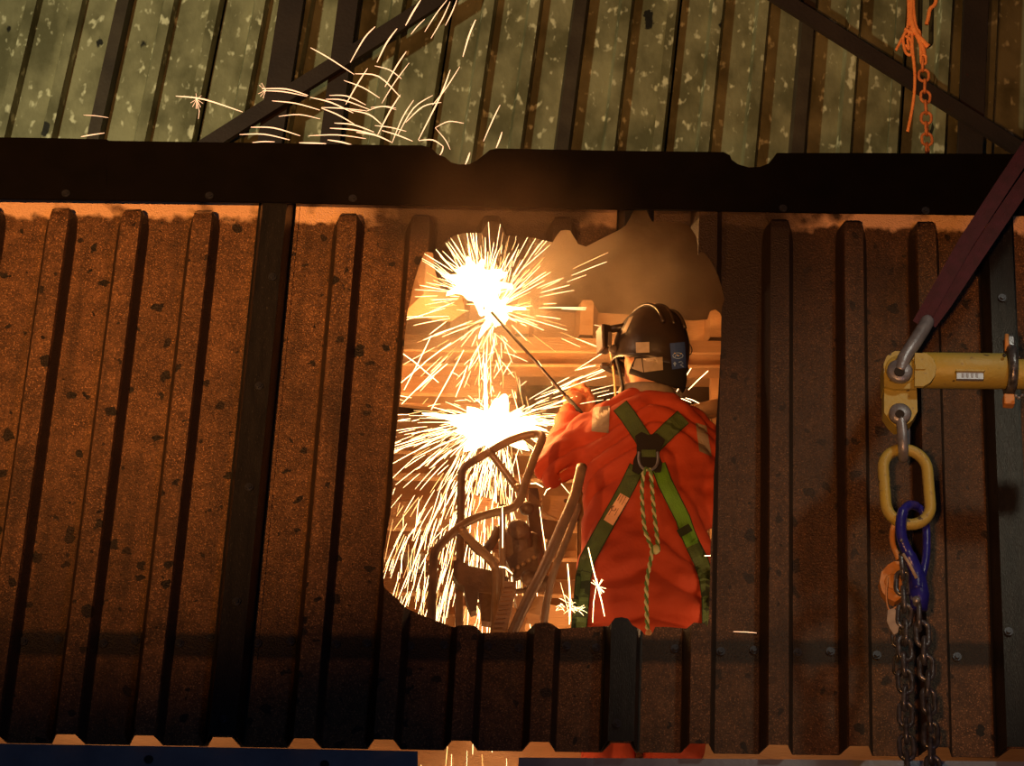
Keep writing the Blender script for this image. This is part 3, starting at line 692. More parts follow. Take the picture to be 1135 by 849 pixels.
# the lance
rod = thing('cutting_lance', 'long thin cutting lance running from the gloved hand up to the sparks', 'cutting torch', rodB)
obj('tube', tube([rodA, rodB+rdir*0.02], 0.0052, 10), M_post, rod, smooth=True)
obj('grip', tube([rodB-rdir*0.005, rodB+rdir*0.16], 0.0075, 12), M_black, rod, smooth=True)
obj('hose', tube(smooth_path([rodB+rdir*0.16, rodB+rdir*0.26, rodB+Vector((0.16, -0.02, -0.55)), rodB+Vector((0.2, 0.1, -1.3))], 8), 0.006, 10), M_black, rod, smooth=True)
# collar
cring = []
for k in range(40):
    t = 2*math.pi*k/40; c = P(717, 433, 0.765)
    cring.append(c+Vector((0.079*math.cos(t), 0.072*math.sin(t), -0.012+0.016*math.sin(t))))
obj('collar', tube(cring, 0.010, 12, closed=True, flat=(1.9, 0.9)), M_refg, per, smooth=True)
# helmet
hel_c = P(721.5, 391, 0.745); hr = Euler((R(10), R(-4), R(30))).to_matrix()
def shell(rx, ry, rz, zlow, nape=0.02, u=40, v=18, thick=0.004, ridge=0.006):
    vs = []; fs = []
    for layer in (0, 1):
        for i in range(v+1):
            f = i/v
            for k in range(u):
                ph = 2*math.pi*k/u; cy = math.sin(ph)
                low = zlow-(nape if cy < 0 else 0.0)*abs(cy)
                th = f*(math.pi/2+math.asin(min(0.95, -low/rz)))
                s = math.sin(th); r_ = 1.0-(thick/rx)*layer
                x = rx*s*math.cos(ph); y = ry*s*cy; z = rz*math.cos(th)
                rd = ridge*math.exp(-(x/0.016)**2)*max(0, math.cos(th)) if not layer else 0
                fl = 0.010*max(0, (f-0.93)/0.07) if not layer else 0.008*max(0, (f-0.93)/0.07)
                p_ = Vector((x*r_*(1+fl/rx), y*r_*(1+fl/ry), z*r_+rd))
                vs.append(hel_c+hr @ p_)
    W = (v+1)*u
    for layer in (0, 1):
        for i in range(v):
            for k in range(u):
                l = (k+1) % u; q = (i*u+k, (i+1)*u+k, (i+1)*u+l, i*u+l); q = tuple(a+layer*W for a in q)
                fs.append(q if layer == 0 else q[::-1])
    for k in range(u):
        l = (k+1) % u; fs.append((v*u+k, v*u+k+W, v*u+l+W, v*u+l))
    return vs, fs
hg = shell(0.113, 0.134, 0.150, -0.040, 0.028)
helmet = obj('helmet', hg, M_helm, per, smooth=True)
def hh(x, y, z): return hel_c+hr @ Vector((x, y, z))
obj('peak', tube([hh(0.085*math.cos(t), 0.118+0.050*math.sin(t), -0.028) for t in [math.pi*k/16 for k in range(17)]], 0.010, 10, flat=(0.5, 1.6)), M_helm, helmet, smooth=True)
ng = tube(smooth_path([hh(-0.090, -0.050, -0.066), hh(-0.060, -0.098, -0.086), hh(0.0, -0.118, -0.096), hh(0.060, -0.098, -0.090), hh(0.094, -0.045, -0.080)], 8), 0.022, 16, flat=(1.75, 0.40))
obj('nape_guard', ng, M_black, helmet, smooth=True)
nb = len(hg[0]); HB = BVHTree.FromPolygons([tuple(v) for v in hg[0]+ng[0]], hg[1]+[tuple(i+nb for i in f) for f in ng[1]])
for sx in (-1, 0, 1):
    obj('ridge', tube([hh(0.04*sx, 0.135*math.sin(t)*0.98, 0.150*math.cos(t)*(1.0 if sx == 0 else 0.945)+0.002) for t in [-1.15+2.3*k/20 for k in range(21)]], 0.006, 8), M_helm, helmet, smooth=True)
def project(bvh, px, py, off):
    d_ = ray(px, py).normalized(); h = bvh.ray_cast(CO, d_)
    if h[0] is None: return None
    return h[0]-d_*off
def patch(bvh, corners, nu, nv, off, thick, m, name, parent, fallback_Y=WY):
    """cloth or sticker patch laid on a surface: corners in order; bilinear"""
    c = [Vector(p_) for p_ in corners]; g = []
    last = None
    for layer in (0, 1):
        for j in range(nv+1):
            for i in range(nu+1):
                u_ = i/nu; v_ = j/nv
                q = c[0]*(1-u_)*(1-v_)+c[1]*u_*(1-v_)+c[2]*u_*v_+c[3]*(1-u_)*v_
                p_ = project(bvh, q.x, q.y, off if layer == 0 else off-thick)
                if p_ is None: p_ = last if last is not None else P(q.x, q.y, fallback_Y)
                last = p_; g.append(p_)
    n = (nu+1)*(nv+1); W = nu+1; fs = []
    for j in range(nv):
        for i in range(nu):
            a = j*W+i; fs.append((a, a+W, a+W+1, a+1)); fs.append((a+n, a+n+1, a+n+W+1, a+n+W))
    rim = [i for i in range(W)]+[j*W+nu for j in range(1, nv+1)]+[nv*W+i for i in range(nu-1, -1, -1)]+[j*W for j in range(nv-1, 0, -1)]
    for k in range(len(rim)):
        a, b_ = rim[k], rim[(k+1) % len(rim)]; fs.append((a, b_, b_+n, a+n))
    return obj(name, (g, fs), m, parent, smooth=False)
def ribbon(bvh, path, w_, off, thick, m, name, parent, across=3, dense=3.0):
    path = [Vector(p_) for p_ in path]; pts2 = []
    for i in range(len(path)-1):
        k = max(1, int((path[i+1]-path[i]).length/dense))
        pts2 += [path[i].lerp(path[i+1], t/k) for t in range(k)]
    pts2.append(path[-1]); rows = []; n = len(pts2); lastrow = None
    for i in range(n):
        t = (pts2[min(i+1, n-1)]-pts2[max(i-1, 0)]).normalized(); nn = Vector((-t.y, t.x))
        rows.append([pts2[i]+nn*w_*(k/across-0.5) for k in range(across+1)])
    W = across+1; g = []; prev = [None]*W
    for layer in (0, 1):
        tmp = []
        for r_ in rows:
            ps = [project(bvh, q.x, q.y, off) for q in r_]
            ok = [p_ for p_ in ps if p_ is not None]
            if ok:
                ym = min(p_.y for p_ in ok)
                ps = [p_ if p_ is not None else P(q.x, q.y, ym) for p_, q in zip(ps, r_)]
                # webbing is taut: pull it to the proud side of the folds
                ps = [P(q.x, q.y, p_.y*0.45+ym*0.55) for p_, q in zip(ps, r_)]
            else: ps = [P(q.x, q.y, (tmp[-1][0].y if tmp else WY-0.12)) for q in r_]
            tmp.append(ps)
        ys = [sum(p_.y for p_ in r_)/W for r_ in tmp]
        sm = [min(ys[max(0, i-2):i+3]) for i in range(n)]; sm = [sum(sm[max(0, i-2):i+3])/len(sm[max(0, i-2):i+3]) for i in range(n)]
        for r_, q_, y_, y0 in zip(tmp, rows, sm, ys):
            for p_, q in zip(r_, q_): g.append(P(q.x, q.y, p_.y+(y_-y0)+(thick if layer else 0)))
    N_ = n*W; fs = []
    for j in range(n-1):
        for i in range(across):
            a = j*W+i; fs.append((a, a+W, a+W+1, a+1)); fs.append((a+N_, a+N_+1, a+N_+W+1, a+N_+W))
        a = j*W; fs.append((a, a+N_, a+W+N_, a+W)); a = j*W+across; fs.append((a, a+W, a+W+N_, a+N_))
    return obj(name, (g, fs), m, parent)
patch(HB, [(686.6,398.6),(711,397.2),(713,412.8),(699,408)], 8, 4, 0.002, 0.0015, M_refl, 'reflective_stripe', helmet)
patch(HB, [(712,397.2),(734.3,395.6),(735,410),(714,412.6)], 8, 4, 0.002, 0.0015, M_refl, 'reflective_stripe', helmet)
patch(HB, [(704.6,379.5),(719.6,379),(719.9,390.6),(705,391.2)], 5, 4, 0.002, 0.0012, M_refl, 'square_sticker', helmet)
patch(HB, [(697,352),(702,350),(694,368),(688,371)], 3, 5, 0.002, 0.0012, M_refl, 'painted_highlight', helmet)  # pale patch painting the highlight on the helmet ridge
# badge pouch on the right side of the helmet
bpo = patch(HB, [(742.5,380.5),(759,379),(760.8,407.5),(745,409.5)], 6, 8, 0.010, 0.009, M_badge, 'blue_badge', helmet)
def onface(pixs, m, name, parent, bvh, off, r=0.0011, closed=True):
    pts_ = [project(bvh, x, y, off) for x, y in pixs]
    if any(p_ is None for p_ in pts_): return
    return obj(name, tube(pts_, r, 6, closed=closed), m, parent)
ring = [(751.5+5.6*math.cos(t), 394.2+3.1*math.sin(t)) for t in [2*math.pi*k/24 for k in range(24)]]
onface(ring, M_badgel, 'badge_mark', helmet, HB, 0.011)
onface([(748,395.5),(750,393),(752,395),(754.5,393)], M_badgel, 'badge_mark', helmet, HB, 0.011, 0.0012, False)
for x, y in ((748,391.6),(751.5,394),(755,391.8)):
    q = project(HB, x, y, 0.012)
    if q: obj('badge_dot', sphere(q, 0.0018, 1, 1, 1, 8, 6), M_gold, helmet)
for path in ([(748,401),(748,406)], [(746.5,403),(749.5,403)], [(752.5,401.5),(755,400.5),(757,402.5),(754,404.5),(757.5,406.5)]):
    onface(path, M_badgel, 'badge_mark', helmet, HB, 0.011, 0.0016, False)
# lamp and visor unit on the left, cord loop on the right
hlp = P(672, 377, 0.70)
hl = obj('head_lamp', bbox_bev(P(670, 376, 0.74), (0.034, 0.045, 0.088), 0.008, Euler((0, R(-4), R(20))).to_matrix()), M_helm, helmet)
obj('lamp_front', bbox_bev(P(665.5, 376, 0.73), (0.010, 0.05, 0.080), 0.004, Euler((0, R(-4), R(20))).to_matrix()), M_lamp, helmet)
obj('lamp_arm', tube(pt([(672,366,0.74),(682,364,0.72),(694,362,0.70)], 0.7), 0.012, 10), M_helm, helmet, smooth=True)
obj('lamp_plate', bbox_bev(P(676, 376, 0.705), (0.012, 0.008, 0.05), 0.002), M_lamp, helmet)
obj('side_buckle', sphere(P(680, 388, 0.72), 0.016, 1, 0.8, 1.1, 14, 10), M_lamp, helmet, smooth=True)
vz = []
for k in range(12):
    f = k/11; vz.append(P(676.5+5.5*f+1.5*math.sin(f*3), 391+53*f, 0.80))
obj('face_shield', tube(vz, [0.006]*12, 8, flat=(0.6, 2.2)), M_shield, helmet, smooth=True)
obj('chin_strap', tube(smooth_path(pt([(683,396,0.72),(687,412,0.71),(690,430,0.72),(688,440,0.74)], 0.7), 5), 0.010, 8, flat=(0.5, 1.2)), M_black, helmet, smooth=True)
obj('cord_loop', tube(smooth_path(pt([(757,378,0.70),(763,380,0.70),(767,387,0.70),(765,393,0.70),(760,394,0.70)], 0.7), 5), 0.0015, 6), M_black, helmet)
# patches and harness on the back
patch(SB, [(657,452),(676,449.5),(674.5,480),(655.5,478)], 8, 10, 0.009, 0.003, M_refg, 'shoulder_patch', per)
patch(SB, [(771,468.5),(783,472),(789,506),(775,500)], 8, 10, 0.009, 0.003, M_refg, 'shoulder_patch', per)
har = bpy.data.objects.new('harness', None); C.objects.link(har); har.parent = per
def strap(path, w_, m=M_green, off=0.006, edge=True):
    s = ribbon(SB, path, w_, off, 0.0025, m, 'strap', har)
    return s
sts = [([(687,449.5),(696,461),(714,488)], 16.5, M_green), ([(757.5,462),(742,476),(724,494)], 17, M_green),
       ([(706,517),(697,536),(684,560),(672,581),(661,601),(651,620),(646.5,640),(644.5,665),(641,705)], 15.5, M_green),
       ([(729.5,515),(737,535),(748,557),(757,575),(762,590)], 15, M_greenb), ([(762,590),(768,604)], 15, M_greenb), ([(768,604),(777,622),(783,640),(786,662),(787,700)], 15, M_green)]
for p_, w_, m_ in sts:
    ribbon(SB, p_, w_+2.2, 0.006, 0.0025, M_gedge, 'strap_edging', har)
    ribbon(SB, p_, w_, 0.0085, 0.002, m_, 'strap', har)
lv = []; lf = []
for o_ in har.children:
    if o_.name.startswith('strap'):
        b_ = len(lv); off_ = wloc(har); lv += [v.co+off_ for v in o_.data.vertices]; lf += [tuple(i+b_ for i in f.vertices) for f in o_.data.polygons]
TB = BVHTree.FromPolygons([tuple(v) for v in lv], lf)
ribbon(TB, [(756.5,584),(761,592)], 15.5, 0.003, 0.002, M_gedge, 'stitch_block', har)
patch(TB, [(687.5,546.5),(697.5,552),(679.5,582.5),(669,576)], 6, 12, 0.003, 0.0015, M_label, 'strap_label', har)
for k, (a_, b_) in enumerate((((694,550.5),(689,559.5)), ((691,549),(686.5,557.5)), ((688.5,548),(684.5,555)), ((680,561),(674.5,571)), ((677,560.5),(673,567.5)), ((685.5,563.5),(681,571.5)))):
    onface([a_, b_], M_ink, 'label_print', har, TB, 0.0045, 0.0008, False)
onface([(680.2+2.6*math.cos(t), 563.5+2.6*math.sin(t)) for t in [2*math.pi*k/14 for k in range(12)]], M_ink, 'label_print', har, TB, 0.0045, 0.0012, False)
# back pad and ring
pad = [(704,483),(711,478.5),(719,482),(728,480),(737,487),(733,495),(730,503),(734,513),(733,521),(727,522),(722,517),(714,518),(708,524),(701,520),(702,510),(706,502),(706,492)]
padY = project(SB, 718, 500, 0.016).y
o = obj('back_pad', prism(pad, padY-0.006, 0.014), M_black, har)
ribbon(SB, [(711,502.5),(727,502.5)], 8, 0.027, 0.003, M_green, 'ring_keeper', har)
ry = padY-0.016
obj('d_ring', tube(smooth_path(pt([(708.3,501,ry),(708,509,ry),(710,516,ry-0.004),(715,520.5,ry-0.008),(722,520.5,ry-0.008),(727.5,516,ry-0.004),(729.3,509,ry),(729,501,ry)], ry), 5), 0.0042, 10), M_shackle, har, smooth=True)
# lanyard rope: two strands wound round each other
lan = bpy.data.objects.new('lanyard', None); C.objects.link(lan); lan.parent = per
def rope(path, Y, name, r=0.0045, pitch=0.040):
    c = smooth_path(pt(path, Y), 14); L_ = 0
    for mm_, ph in ((M_ropew, 0), (M_ropeg, math.pi)):
        q = []; L_ = 0
        for i, p_ in enumerate(c):
            if i: L_ += (p_-c[i-1]).length
            t = (c[min(i+1, len(c)-1)]-c[max(i-1, 0)]).normalized(); s = t.cross(Vector((0, 1, 0))).normalized(); u_ = s.cross(t)
            a_ = 2*math.pi*L_/pitch+ph
            q.append(p_+(s*math.cos(a_)+u_*math.sin(a_))*r*0.7)
        obj(name, tube(q, r*0.82, 8), mm_, lan, smooth=True)
rY = ry-0.012
rope([(717,519,rY),(713,526,rY),(711.5,550,rY),(714,582,rY),(717,594,rY),(723,608,rY)], rY, 'rope_strand')
rope([(719,519,rY),(721.5,527,rY),(724,558,rY),(727.5,590,rY),(730,612,rY)], rY, 'rope_strand')
rope([(723,605,rY),(722,616,rY),(717,643,rY),(716.5,667,rY),(717.5,694,rY),(719,705,rY-0.02)], rY, 'rope_strand')
obj('knot', sphere(P(727, 609, rY), 0.011, 1, 0.9, 1.4, 12, 8), M_ropew, lan, smooth=True)
obj('burnt_end', sphere(P(719, 702, rY-0.03), 0.010, 1, 0.9, 1.2, 12, 8), M_wood, lan, smooth=True)

# ------------------------------------------------------------------ rigging in front of the panel
RY = -0.42; RS = (P(568, 424, RY)-P(567, 424, RY)).length
def oval(cx, cy, hw, hh_, r, Y, m, name, par, tilt=0, face=0.0, seg=12, n=10, zf=1.13):
    """oval ring; face = turn about the vertical (0 = seen flat, 90 = edge on)"""
    c = P(cx, cy, Y); pts_ = []
    a, b_ = hw*RS-r, hh_*RS*zf-r; st = max(0, b_-a)
    for k in range(2*n+2):
        if k <= n: t = math.pi*k/n; p_ = Vector((a*math.cos(t), 0, st+a*math.sin(t)))
        else: t = math.pi+math.pi*(k-n-1)/n; p_ = Vector((a*math.cos(t), 0, -st+a*math.sin(t)))
        pts_.append(p_)
    rt = Matrix.Rotation(R(tilt), 3, 'Y') @ Matrix.Rotation(R(face), 3, 'Z')
    return obj(name, tube([c+rt @ p_ for p_ in pts_], r, seg, closed=True), m, par, smooth=True)
sling = thing('lifting_sling', 'dark purple-red webbing sling slanting up from the yellow spreader bar', 'sling', P(1025, 358, RY))
def band(path, w_, Y0, Y1, m, name, par, th=0.006):
    pts_ = [Vector(p_) for p_ in path]; n = len(pts_); g = []
    for l in (0, 1):
        for i, q in enumerate(pts_):
            t = (pts_[min(i+1, n-1)]-pts_[max(i-1, 0)]).normalized(); nn = Vector((-t.y, t.x)); y_ = Y0+(Y1-Y0)*i/(n-1)
            for s in (-0.5, 0, 0.5):
                q2 = q+nn*w_*s; g.append(P(q2.x, q2.y, y_+(th if l else 0)+(0.0 if s else -0.003)))
    N_ = n*3; fs = []
    for i in range(n-1):
        for k in range(2):
            a = i*3+k; fs += [(a, a+3, a+4, a+1), (a+N_, a+1+N_, a+4+N_, a+3+N_)]
        a = i*3; fs += [(a, a+N_, a+3+N_, a+3), (a+2, a+5, a+5+N_, a+2+N_)]
    fs += [(0, 1, 1+N_, N_), (1, 2, 2+N_, 1+N_), ((n-1)*3, N_+(n-1)*3, N_+(n-1)*3+1, (n-1)*3+1), ((n-1)*3+1, N_+(n-1)*3+1, N_+(n-1)*3+2, (n-1)*3+2)]
    return obj(name, (g, fs), m, par)
band([(1019,360),(1035,332),(1070,270),(1112,205),(1180,103)], 17, RY-0.01, RY-0.05, M_sling, 'webbing', sling)
band([(1030,358),(1047,335),(1083,281),(1127,216),(1190,125)], 17, RY+0.01, RY-0.02, M_sling, 'webbing', sling)
sh = thing('shackle', 'grey bow shackle joining the purple sling to the end of the yellow bar', 'shackle', P(1010, 390, RY))
obj('bow', tube(smooth_path(pt([(997,412,RY-0.050),(1003,396,RY-0.052),(1015,378,RY-0.040),(1026,360,RY-0.015),(1027,357,RY+0.0),(1022,366,RY+0.035),(1008,388,RY+0.05),(998,410,RY+0.05)], RY), 6), 0.0185, 14, flat=(1.0, 1.0)), M_shackle, sh, smooth=True)
obj('eye', cyl(P(997, 412, RY-0.052), (0, 1, 0), 0.033, 0.022, 24, 0.005), M_shackle, sh, smooth=True)
obj('pin', cyl(P(997, 412, RY-0.02), (0, 1, 0), 0.0135, 0.080, 20), M_bolt, sh, smooth=True)
obj('dark_hollow_disc', cyl(P(997, 412, RY-0.064), (0, 1, 0), 0.014, 0.004, 16), M_black, sh)  # black disc painting the dark hollow of the eye
bar = thing('spreader_bar', 'worn yellow tubular spreader bar hung in front of the rusty panel', 'lifting bar', P(1070, 410, RY))
def cylpx(x0, x1, yA, yB, Y, hr_, m, name, par, seg=32):
    return obj(name, tube([P(x0, yA, Y), P(x0+1, yA+(yB-yA)/(x1-x0), Y), P(x1-1, yB, Y), P(x1, yB, Y)], [hr_*0.97, hr_, hr_, hr_*0.97], seg), m, par, smooth=True)
cylpx(1022, 1114, 410.5, 411.5, RY, 20.3*RS, M_yel, 'tube', bar)
cylpx(1118, 1190, 414.5, 416, RY, 17*RS, M_yel, 'inner_tube', bar)
obj('end_plate', prism([(979.5,403),(983,394.5),(992,389),(1016,389.5),(1016,430.5),(992,431),(980,428)], RY-0.034, 0.068), M_yel, bar)
obj('lower_lug', prism([(980,429),(1016,430),(1017,456),(1011,466),(1003,472),(993,473),(986,466),(980,457)], RY-0.022, 0.044), M_yel, bar)
obj('boss', cyl(P(999, 410, RY-0.034), (0, 1, 0), 0.042, 0.012, 28, 0.003), M_yel, bar, smooth=True)
obj('end_gusset', prism([(1014,391),(1027,391.5),(1034,397),(1037.5,406),(1036.5,416),(1031,424),(1024,428),(1014,428)], RY-0.056, 0.010), M_yel, bar)
obj('welded_key', prism([(1015,403),(1026,403),(1027.5,406),(1026,409),(1015,409)], RY-0.060, 0.006), M_yel, bar)
obj('name_plate', prism([(1060.5,411.2),(1090,411.8),(1090,420.2),(1060.5,419.8)], RY-0.053, 0.012), M_plate, bar)
obj('plate_hood', prism([(1059.5,409.2),(1091.5,409.8),(1091.5,411.5),(1059.5,411)], RY-0.058, 0.02), M_yel, bar)
for k in range(4):
    x = 1066+5.2*k; obj('plate_stamp', prism([(x,413.5),(x+2.6,413.6),(x+2.4,418),(x+0.2,417.8)], RY-0.0545, 0.003), M_ledge, bar)
cl = thing('pin_clamp', 'dark steel clamp ring locked round the yellow bar near the right edge', 'clamp', P(1119, 410, RY))
rg = [P(1119.5, 411.5, RY)+Vector((0, math.cos(t)*23*RS, math.sin(t)*25*RS)) for t in [2*math.pi*k/28 for k in range(28)]]
obj('ring', tube(rg, 0.013, 10, closed=True, flat=(1, 1)), M_chain, cl, smooth=True)
obj('nut', bbox_bev(P(1118, 444.5, RY), (0.028, 0.028, 0.030), 0.003), M_orangep, cl)
obj('bolt_shaft', tube(pt([(1116,371),(1116,389)], RY-0.02), 0.006, 10), M_orangep, cl, smooth=True)
obj('upper_block', bbox_bev(P(1118.5, 383, RY), (0.026, 0.035, 0.045), 0.004), M_chain, cl)
for x, y in ((1126,439),(1129.5,441),(1133,438.5)): obj('safety_link', sphere(P(x, y, RY-0.03), 0.0048, 1, 1, 1, 10, 6), M_shackle, cl, smooth=True)
for x, y in ((1113,394),(1130,396)): obj('cap_screw', sphere(P(x, y, RY-0.055), 0.005, 1, 1, 1, 10, 6), M_bolt, cl, smooth=True)
sh2 = thing('shackle', 'small grey shackle hanging under the yellow bar, holding the oval link', 'shackle', P(1000, 480, RY))
obj('eye', cyl(P(997.5, 459, RY-0.040), (0, 1, 0), 0.029, 0.022, 24, 0.005), M_shackle, sh2, smooth=True)
obj('pin', cyl(P(997.5, 459, RY-0.01), (0, 1, 0), 0.012, 0.075, 18), M_bolt, sh2, smooth=True)
obj('dark_hollow_disc', cyl(P(997.5, 459, RY-0.052), (0, 1, 0), 0.012, 0.004, 16), M_black, sh2)  # dark hollow of the small eye, painted as a black disc
obj('bow', tube(smooth_path(pt([(998,462,RY-0.04),(1000,478,RY-0.042),(1001,495,RY-0.036),(1001,506,RY-0.012),(1001.5,506,RY+0.012),(1003,492,RY+0.036),(1003,475,RY+0.038),(999,459,RY+0.038)], RY), 6), 0.0135, 12), M_shackle, sh2, smooth=True)
ml = oval(1005, 539.5, 31, 46, 0.0150, RY, M_yel, 'oval_link', None, tilt=-3, face=4, n=14)
tag(ml, 'large worn yellow oval link hanging below the small grey shackle', 'link')
bl_ = thing('blue_clevis', 'dark blue painted connecting link hooked through the yellow oval link', 'connecting link', P(1012, 620, RY))
obj('front_arm', tube(smooth_path(pt([(1016,561,RY+0.01),(1008,560,RY-0.02),(1001,567,RY-0.035),(998.5,582,RY-0.035),(1000,598,RY-0.03),(1008,616,RY-0.02),(1015,634,RY-0.01),(1018,654,RY-0.01)], RY), 6), [0.012]*12+[0.0155]*18+[0.019]*13, 14, flat=(1.0, 0.85)), M_blue, bl_, smooth=True)
obj('rear_arm', tube(smooth_path(pt([(1014,561,RY+0.01),(1022,566,RY+0.02),(1026,580,RY+0.03),(1027,600,RY+0.03),(1026,620,RY+0.02),(1022,640,RY+0.01),(1020,652,RY+0.01)], RY), 6), 0.0105, 12), M_blue, bl_, smooth=True)
obj('body', tube(pt([(1014,628),(1017,645),(1019,660),(1019,676)], RY), [0.018, 0.024, 0.026, 0.020], 16), M_blue, bl_, smooth=True)
obj('cross_pin', cyl(P(1016, 667, RY-0.025), (0.2, 1, 0), 0.010, 0.03, 16), M_shackle, bl_, smooth=True)
obj('scuff_bar', tube(pt([(1001,614,RY-0.046),(1008,625,RY-0.046),(1016,641,RY-0.040)], RY), 0.0045, 8), M_bone, bl_, smooth=True)
obj('rivet', sphere(P(999, 599, RY-0.045), 0.0045, 1, 1, 1, 10, 6), M_shackle, bl_, smooth=True)
oh = thing('orange_hook', 'orange painted hook hanging behind the blue connecting link', 'hook', P(987, 640, RY+0.05))
obj('upper_eye', tube(smooth_path(pt([(992,578),(989,590),(989.5,602),(993,612),(996,620)], RY+0.05), 5), 0.0075, 10), M_orangep, oh, smooth=True)
obj('body', prism([(991,622),(984,626),(977,634),(974.8,645),(978,656),(984,663),(992,667),(1000,662),(1000,622)], RY+0.03, 0.03), M_orangep, oh)
obj('boss', cyl(P(990, 645, RY+0.03), (0, 1, 0), 0.022, 0.012, 20, 0.003), M_orangep, oh, smooth=True)
tg = thing('id_tag', 'small pale grey tag on a wire beside the hanging chains', 'tag', P(990, 690, RY))
obj('wire', tube(smooth_path(pt([(984,640),(982.5,655),(983,668),(986,676),(993,673),(996,670)], RY), 5), 0.0022, 6), M_orangep, tg)
obj('plate', prism([(984,676),(991,674),(996,680),(997,692),(995,701),(991,703.5),(986,696),(983,688)], RY-0.005, 0.008), M_bone, tg)
def chain(name, label, path, Y, m, pitch_px, hw, wire, phase=0, zf=1.13, cap=None):
    c = thing(name, label, 'chain', P(*path[0], Y))
    pp_ = [Vector(p_) for p_ in path]; L_ = [0]
    for i in range(1, len(pp_)): L_.append(L_[-1]+(pp_[i]-pp_[i-1]).length)
    s = 0; k = phase; hh_ = pitch_px*0.5+wire/RS*1.9
    while s < L_[-1]:
        i = max(j for j in range(len(L_)) if L_[j] <= s+1e-9); i = min(i, len(pp_)-2)
        q = pp_[i].lerp(pp_[i+1], (s-L_[i])/(L_[i+1]-L_[i]))
        oval(q.x, q.y, hw, hh_, wire, Y, m, 'link', c, tilt=random.uniform(-5, 5), face=(8 if k % 2 else 80)+random.uniform(-12, 12), seg=10, n=8, zf=zf)
        s += pitch_px; k += 1
    return c
chain('hanging_chain', 'dark steel chain hanging beside the pale tag, the left of two', [(1000,628),(1003,700),(1003,760),(1006,870)], RY, M_chain, 18.2, 10, 0.0064)
chain('hanging_chain', 'dark steel chain hanging from the blue connecting link, the right of two', [(1019,684),(1024,712),(1029,770),(1035,870)], RY-0.01, M_chain, 18.8, 10, 0.0066)
chain('short_chain', 'short dark chain end behind the tag and the left hanging chain', [(993,690),(995,730),(996,748)], RY+0.05, M_chain, 16, 7, 0.0042)

# rope and chain above the beam on the right, orange glow put into their colour
UY = 0.22
ch3 = chain('hoist_chain', 'chain coloured by orange spark glow, hanging behind the black beam at the upper right', [(1023,72),(1026,110),(1029,205)], UY, M_ochain, 11.8, 8.4, 0.0046)
lk = oval(1026, 22, 11, 39, 0.0075, UY+0.05, M_dgreen, 'dark_link', None, tilt=2, face=10, n=14)
tag(lk, 'dark green oval link behind the glow-coloured rope knot', 'link')
oval(1023.5, 66, 5, 8, 0.0042, UY-0.01, M_orope, 'swivel_eye', ch3, n=8)
rk = thing('orange_glow_rope', 'frayed rope coloured by orange spark glow, knotted above the hanging glow-coloured chain', 'rope', P(1012, 40, UY))
for path, r_ in (([(1008,-30),(1010,0),(1010,22),(1015,36),(1022,45),(1029,52)], 0.0085), ([(1013,-30),(1012,5),(1014,24),(1018,40),(1024,56),(1024,62)], 0.0065), ([(1012,20),(1011,48),(1014,85),(1012,115),(1006,146)], 0.0048), ([(1011,20),(1003,36),(993,56)], 0.0042),
                 ([(1006,-20),(1007,10),(1006,30),(1001,42),(1004,58),(1010,60),(1010,46),(1004,40)], 0.0048), ([(1040,-20),(1037,3),(1031,10),(1029,20),(1027,27)], 0.0062), ([(1010,30),(1006,44),(1008,55),(1004,50)], 0.004), ([(1016,40),(1020,50),(1021,62),(1023,70)], 0.005), ([(1003,32),(1010,36),(1018,34),(1020,44)], 0.006)):
    obj('rope_strand', tube(smooth_path(pt(path, UY), 6), r_*1.05, 8), M_orope, rk, smooth=True)

# ------------------------------------------------------------------ fire and sparks
def streaks(paths, seg=3):
    """paths = list of (points, radius, material index)"""
    vs = []; fs = []; ms = []
    for pts_, r_, mi in paths:
        n = len(pts_); b0 = len(vs)
        for i, p_ in enumerate(pts_):
            t = (pts_[min(i+1, n-1)]-pts_[max(i-1, 0)])
            if t.length < 1e-7: t = Vector((0, 0, 1))
            t.normalize(); s = t.cross(Vector((0, 1, 0.01))).normalized(); u_ = s.cross(t)
            rr = r_*(0.35+0.65*math.sin(math.pi*min(1, max(0, (i+0.35)/(n-0.3)))))
            for k in range(seg):
                a = 2*math.pi*k/seg; vs.append(p_+(s*math.cos(a)+u_*math.sin(a))*rr)
        for i in range(n-1):
            for k in range(seg):
                l = (k+1) % seg; fs.append((b0+i*seg+k, b0+i*seg+l, b0+(i+1)*seg+l, b0+(i+1)*seg+k)); ms.append(mi)
    return vs, fs, ms
def shower(c0, n, ang, spread, v0, v1, g, tmax, rads, Y, mw, seed, ysp=0.12, jitter=4, lmin=0.10, lmax=0.5):
    """ballistic streaks; angles in degrees, 0 = right, 90 = up; speeds in px"""
    rnd = random.Random(seed); out = []
    for i in range(n):
        a = R(rnd.gauss(ang, spread)) if spread < 400 else rnd.uniform(0, 2*math.pi)
        v = rnd.uniform(v0, v1); x0 = c0[0]+rnd.gauss(0, jitter); y0 = c0[1]+rnd.gauss(0, jitter*0.6)
        t0 = rnd.uniform(0.0, tmax); t1 = t0+rnd.uniform(lmin, lmax)
        yv = rnd.uniform(-ysp, ysp); pts_ = []
        for k in range(6):
            t = t0+(t1-t0)*k/5
            pts_.append(P(x0+v*math.cos(a)*t, y0-v*math.sin(a)*t+0.5*g*t*t, Y+yv*t))
        mi = rnd.choices((0, 1, 2), mw)[0]
        out.append((pts_, rnd.uniform(*rads)*0.62, mi))
    return out
SM = [E_white, E_yel, E_yel2]
